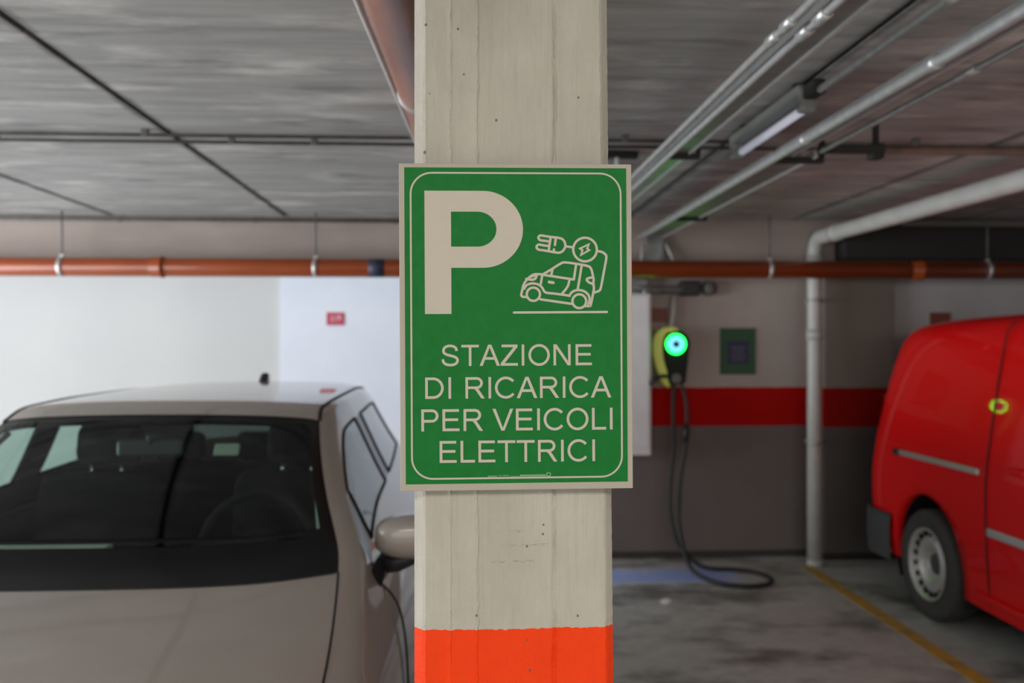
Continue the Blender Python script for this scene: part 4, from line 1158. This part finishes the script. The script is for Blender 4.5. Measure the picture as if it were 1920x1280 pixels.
# ---------- red van, tail to the back wall
van = empty('delivery_van', (3.632, 6.13, 0), 'red panel van parked tail to the back wall at right', 'van', rot=(0, 0, PI))
VT = [
 [(0.06, 0, 1.60), (0.06, .35, 1.60), (0.08, .56, 1.58), (0.10, .66, 1.50), (0.06, .74, 1.20), (0.02, .80, .92), (0.02, .82, .72), (0.04, .81, .50), (0.06, .78, .34)],
 [(0.14, 0, 1.765), (0.14, .38, 1.76), (0.15, .62, 1.735), (0.16, .715, 1.62), (0.12, .80, 1.25), (0.09, .855, .95), (0.09, .875, .72), (0.10, .865, .48), (0.12, .84, .32)],
 [(0.34, 0, 1.805), (0.34, .40, 1.80), (0.34, .655, 1.772), (0.34, .745, 1.655), (0.32, .832, 1.28), (0.31, .880, .96), (0.31, .893, .72), (0.31, .887, .46), (0.32, .86, .28)],
 [(0.95, 0, 1.82), (0.95, .40, 1.815), (0.95, .665, 1.787), (0.95, .755, 1.67), (0.95, .842, 1.29), (0.95, .888, .96), (0.95, .897, .72), (0.95, .890, .44), (0.95, .865, .24)],
 [(1.55, 0, 1.825), (1.55, .40, 1.82), (1.55, .667, 1.792), (1.55, .757, 1.675), (1.55, .844, 1.295), (1.55, .890, .96), (1.55, .898, .72), (1.55, .892, .42), (1.55, .875, .22)],
 [(2.40, 0, 1.82), (2.40, .40, 1.815), (2.40, .66, 1.785), (2.40, .75, 1.665), (2.40, .84, 1.29), (2.40, .890, .95), (2.40, .898, .72), (2.40, .892, .42), (2.40, .875, .22)],
 [(2.85, 0, 1.765), (2.85, .38, 1.76), (2.86, .62, 1.73), (2.88, .70, 1.63), (2.80, .82, 1.25), (2.78, .885, .95), (2.78, .898, .72), (2.78, .892, .42), (2.78, .875, .22)],
 [(3.42, 0, 1.26), (3.42, .38, 1.25), (3.38, .62, 1.23), (3.32, .74, 1.19), (3.30, .80, 1.06), (3.30, .87, .90), (3.30, .89, .72), (3.30, .89, .42), (3.30, .86, .22)],
 [(3.55, 0, 1.10), (3.55, .38, 1.095), (3.52, .62, 1.07), (3.48, .74, 1.03), (3.48, .80, .97), (3.48, .86, .86), (3.48, .885, .70), (3.48, .885, .42), (3.48, .86, .22)],
 [(4.00, 0, .98), (4.00, .38, .97), (3.98, .60, .94), (3.95, .74, .88), (3.95, .79, .82), (3.95, .83, .75), (3.95, .86, .64), (3.95, .86, .42), (3.95, .83, .22)],
 [(4.33, 0, .82), (4.32, .35, .81), (4.28, .56, .78), (4.22, .67, .73), (4.20, .72, .68), (4.20, .76, .62), (4.20, .79, .54), (4.20, .79, .40), (4.20, .75, .24)],
]
def vzone(k, i):
    if k == 6 and i <= 2: return 2
    if k == 6 and i == 3: return 0
    if k == 5 and i == 3: return 3
    return 0
vm = skin(VT, vzone, 3)
vb = zone_mesh(vm, 0, 'body')
for u0 in (0.87, 3.50): cut_arch(vb, u0, 0.335, 0.405, 0.6)
vbody = bm_obj(vb, 'body', m_red, van)
b_ = zone_mesh(vm, 2, 'windscreen'); bm_obj(b_, 'windscreen', m_frit, van)
b_ = zone_mesh(vm, 3, 'door_window')
for sd in split_sides(b_): bm_obj(sd, 'door_window', m_frit, van)
MB().box((0, 2.15, 0.32), (1.5, 3.9, 0.14)).build('underbody', m_gap, van)
# after the half turn the side facing the aisle is +x
for s in (1, -1):
    # slide rail, shut lines, rub strip, sill highlight
    MB().box((s * 0.896, 0.99, 0.955), (0.022, 0.90, 0.034), bev=0.006).build('slide_rail', m_chrome, van)
    MB().box((s * 0.905, 0.54, 0.955), (0.026, 0.075, 0.038), bev=0.008).build('rail_stop', m_black, van)
    MB().tube(catmull([(s * .700, 1.46, 1.76), (s * .757, 1.46, 1.675), (s * .8445, 1.50, 1.295), (s * .8905, 1.50, .96), (s * .8985, 1.51, .72), (s * .8925, 1.52, .42), (s * .870, 1.52, .24)], 6), 0.0045, 6).build('door_gap', m_gap, vbody)
    MB().tube(catmull([(s * .757, 2.48, 1.62), (s * .844, 2.48, 1.29), (s * .8905, 2.48, .96), (s * .8985, 2.48, .72), (s * .8925, 2.48, .42)], 6), 0.0045, 6).build('door_gap', m_gap, vbody)
    MB().box((s * 0.900, 1.99, 0.655), (0.018, 0.92, 0.045), bev=0.006).build('rub_strip', m_chrome, van)
    MB().box((s * 0.898, 1.78, 1.0), (0.03, 0.12, 0.04), bev=0.01).build('door_handle', m_red, van)
    MB().tube(catmull([(s * .862, 1.40, .30), (s * .888, 1.5, .30), (s * .888, 2.4, .30), (s * .862, 3.1, .30)], 6), 0.02, 8).build('sill', m_red, van)
    MB().box((s * 0.70, 0.045, 1.05), (0.09, 0.06, 0.48), bev=0.02, seg=3).build('tail_lamp', m_redlens, van)
    MB().tube([(s * 0.86, 3.02, 1.0), (s * 0.98, 3.0, 1.02)], 0.025, 8).box((s * 1.02, 3.0, 1.06), (0.12, 0.10, 0.20), bev=0.03, seg=3).build('door_mirror', m_black, van)
    MB().box((s * 0.60, 4.26, 0.70), (0.26, 0.14, 0.16), bev=0.04, seg=3).build('headlamp', m_lens, van)
    for u0 in (0.87, 3.50):
        arch_liner(van, u0, 0.335, 0.41, 0.86, s)
        wheel(van, s * 0.795, u0, 0.325, s, 'steel')
# grey corner bumper
bmp = MB()
prof = [(-0.045, 0.25), (-0.075, 0.36), (-0.075, 0.50), (-0.04, 0.545), (0.0, 0.545)]
plan = [(0.0, -0.0), (0.55, 0.0), (0.76, 0.015), (0.86, 0.07), (0.900, 0.17), (0.902, 0.33), (0.892, 0.462)]
full = [(-x, y) for x, y in plan[:0:-1]] + plan
grid = []
for (x, y) in full:
    k = min(1.0, abs(x) / 0.9)
    row = []
    for (dy, z) in prof:
        out = -dy
        nx = math.copysign(max(0, (abs(x) - 0.80)) / 0.10, x)
        nx = max(-1, min(1, nx)); ny = 1 - abs(nx) * 0.9
        row.append(bmp.bm.verts.new((x + nx * out * 0.22, y - ny * out * 0.9, z)))
    grid.append(row)
for a_, b_ in zip(grid[:-1], grid[1:]):
    for k in range(len(prof) - 1):
        f = bmp.bm.faces.new((a_[k], a_[k + 1], b_[k + 1], b_[k])); f.smooth = True
bmp.build('rear_bumper', m_bumper, van)['label'] = 'dark grey plastic rear bumper'
MB().box((0, 4.33, 0.42), (1.3, 0.12, 0.26), bev=0.04, seg=3).build('front_bumper', m_bumper, van)

# every separate piece of these parts becomes a part of its own
def islands(me):
    bm = bmesh.new(); bm.from_mesh(me); bm.verts.ensure_lookup_table()
    seen = {}
    n = 0
    for v in bm.verts:
        if v.index in seen: continue
        st = [v]; seen[v.index] = n
        while st:
            q = st.pop()
            for e in q.link_edges:
                r_ = e.other_vert(q)
                if r_.index not in seen: seen[r_.index] = n; st.append(r_)
        n += 1
    out = []
    for k in range(n):
        b = bm.copy(); b.verts.ensure_lookup_table()
        bmesh.ops.delete(b, geom=[v for v in b.verts if seen[v.index] != k], context='VERTS')
        m2 = bpy.data.meshes.new(me.name); b.to_mesh(m2); b.free()
        for mt in me.materials: m2.materials.append(mt)
        out.append(m2)
    bm.free()
    return out
for o in [o for o in bpy.data.objects if o.type == 'MESH' and o.parent and o.name.split('.')[0] in ('window_pillar', 'door_trim', 'saddle', 'fixing_pad', 'tray_cable', 'headrest_post', 'riser_cable', 'vent_slot', 'junction_box', 'hanger', 'spoke', 'bracket_arm')]:
    ms = islands(o.data)
    if len(ms) < 2: continue
    o.data = ms[0]
    for m2 in ms[1:]:
        c = o.copy(); c.data = m2; COL.objects.link(c)
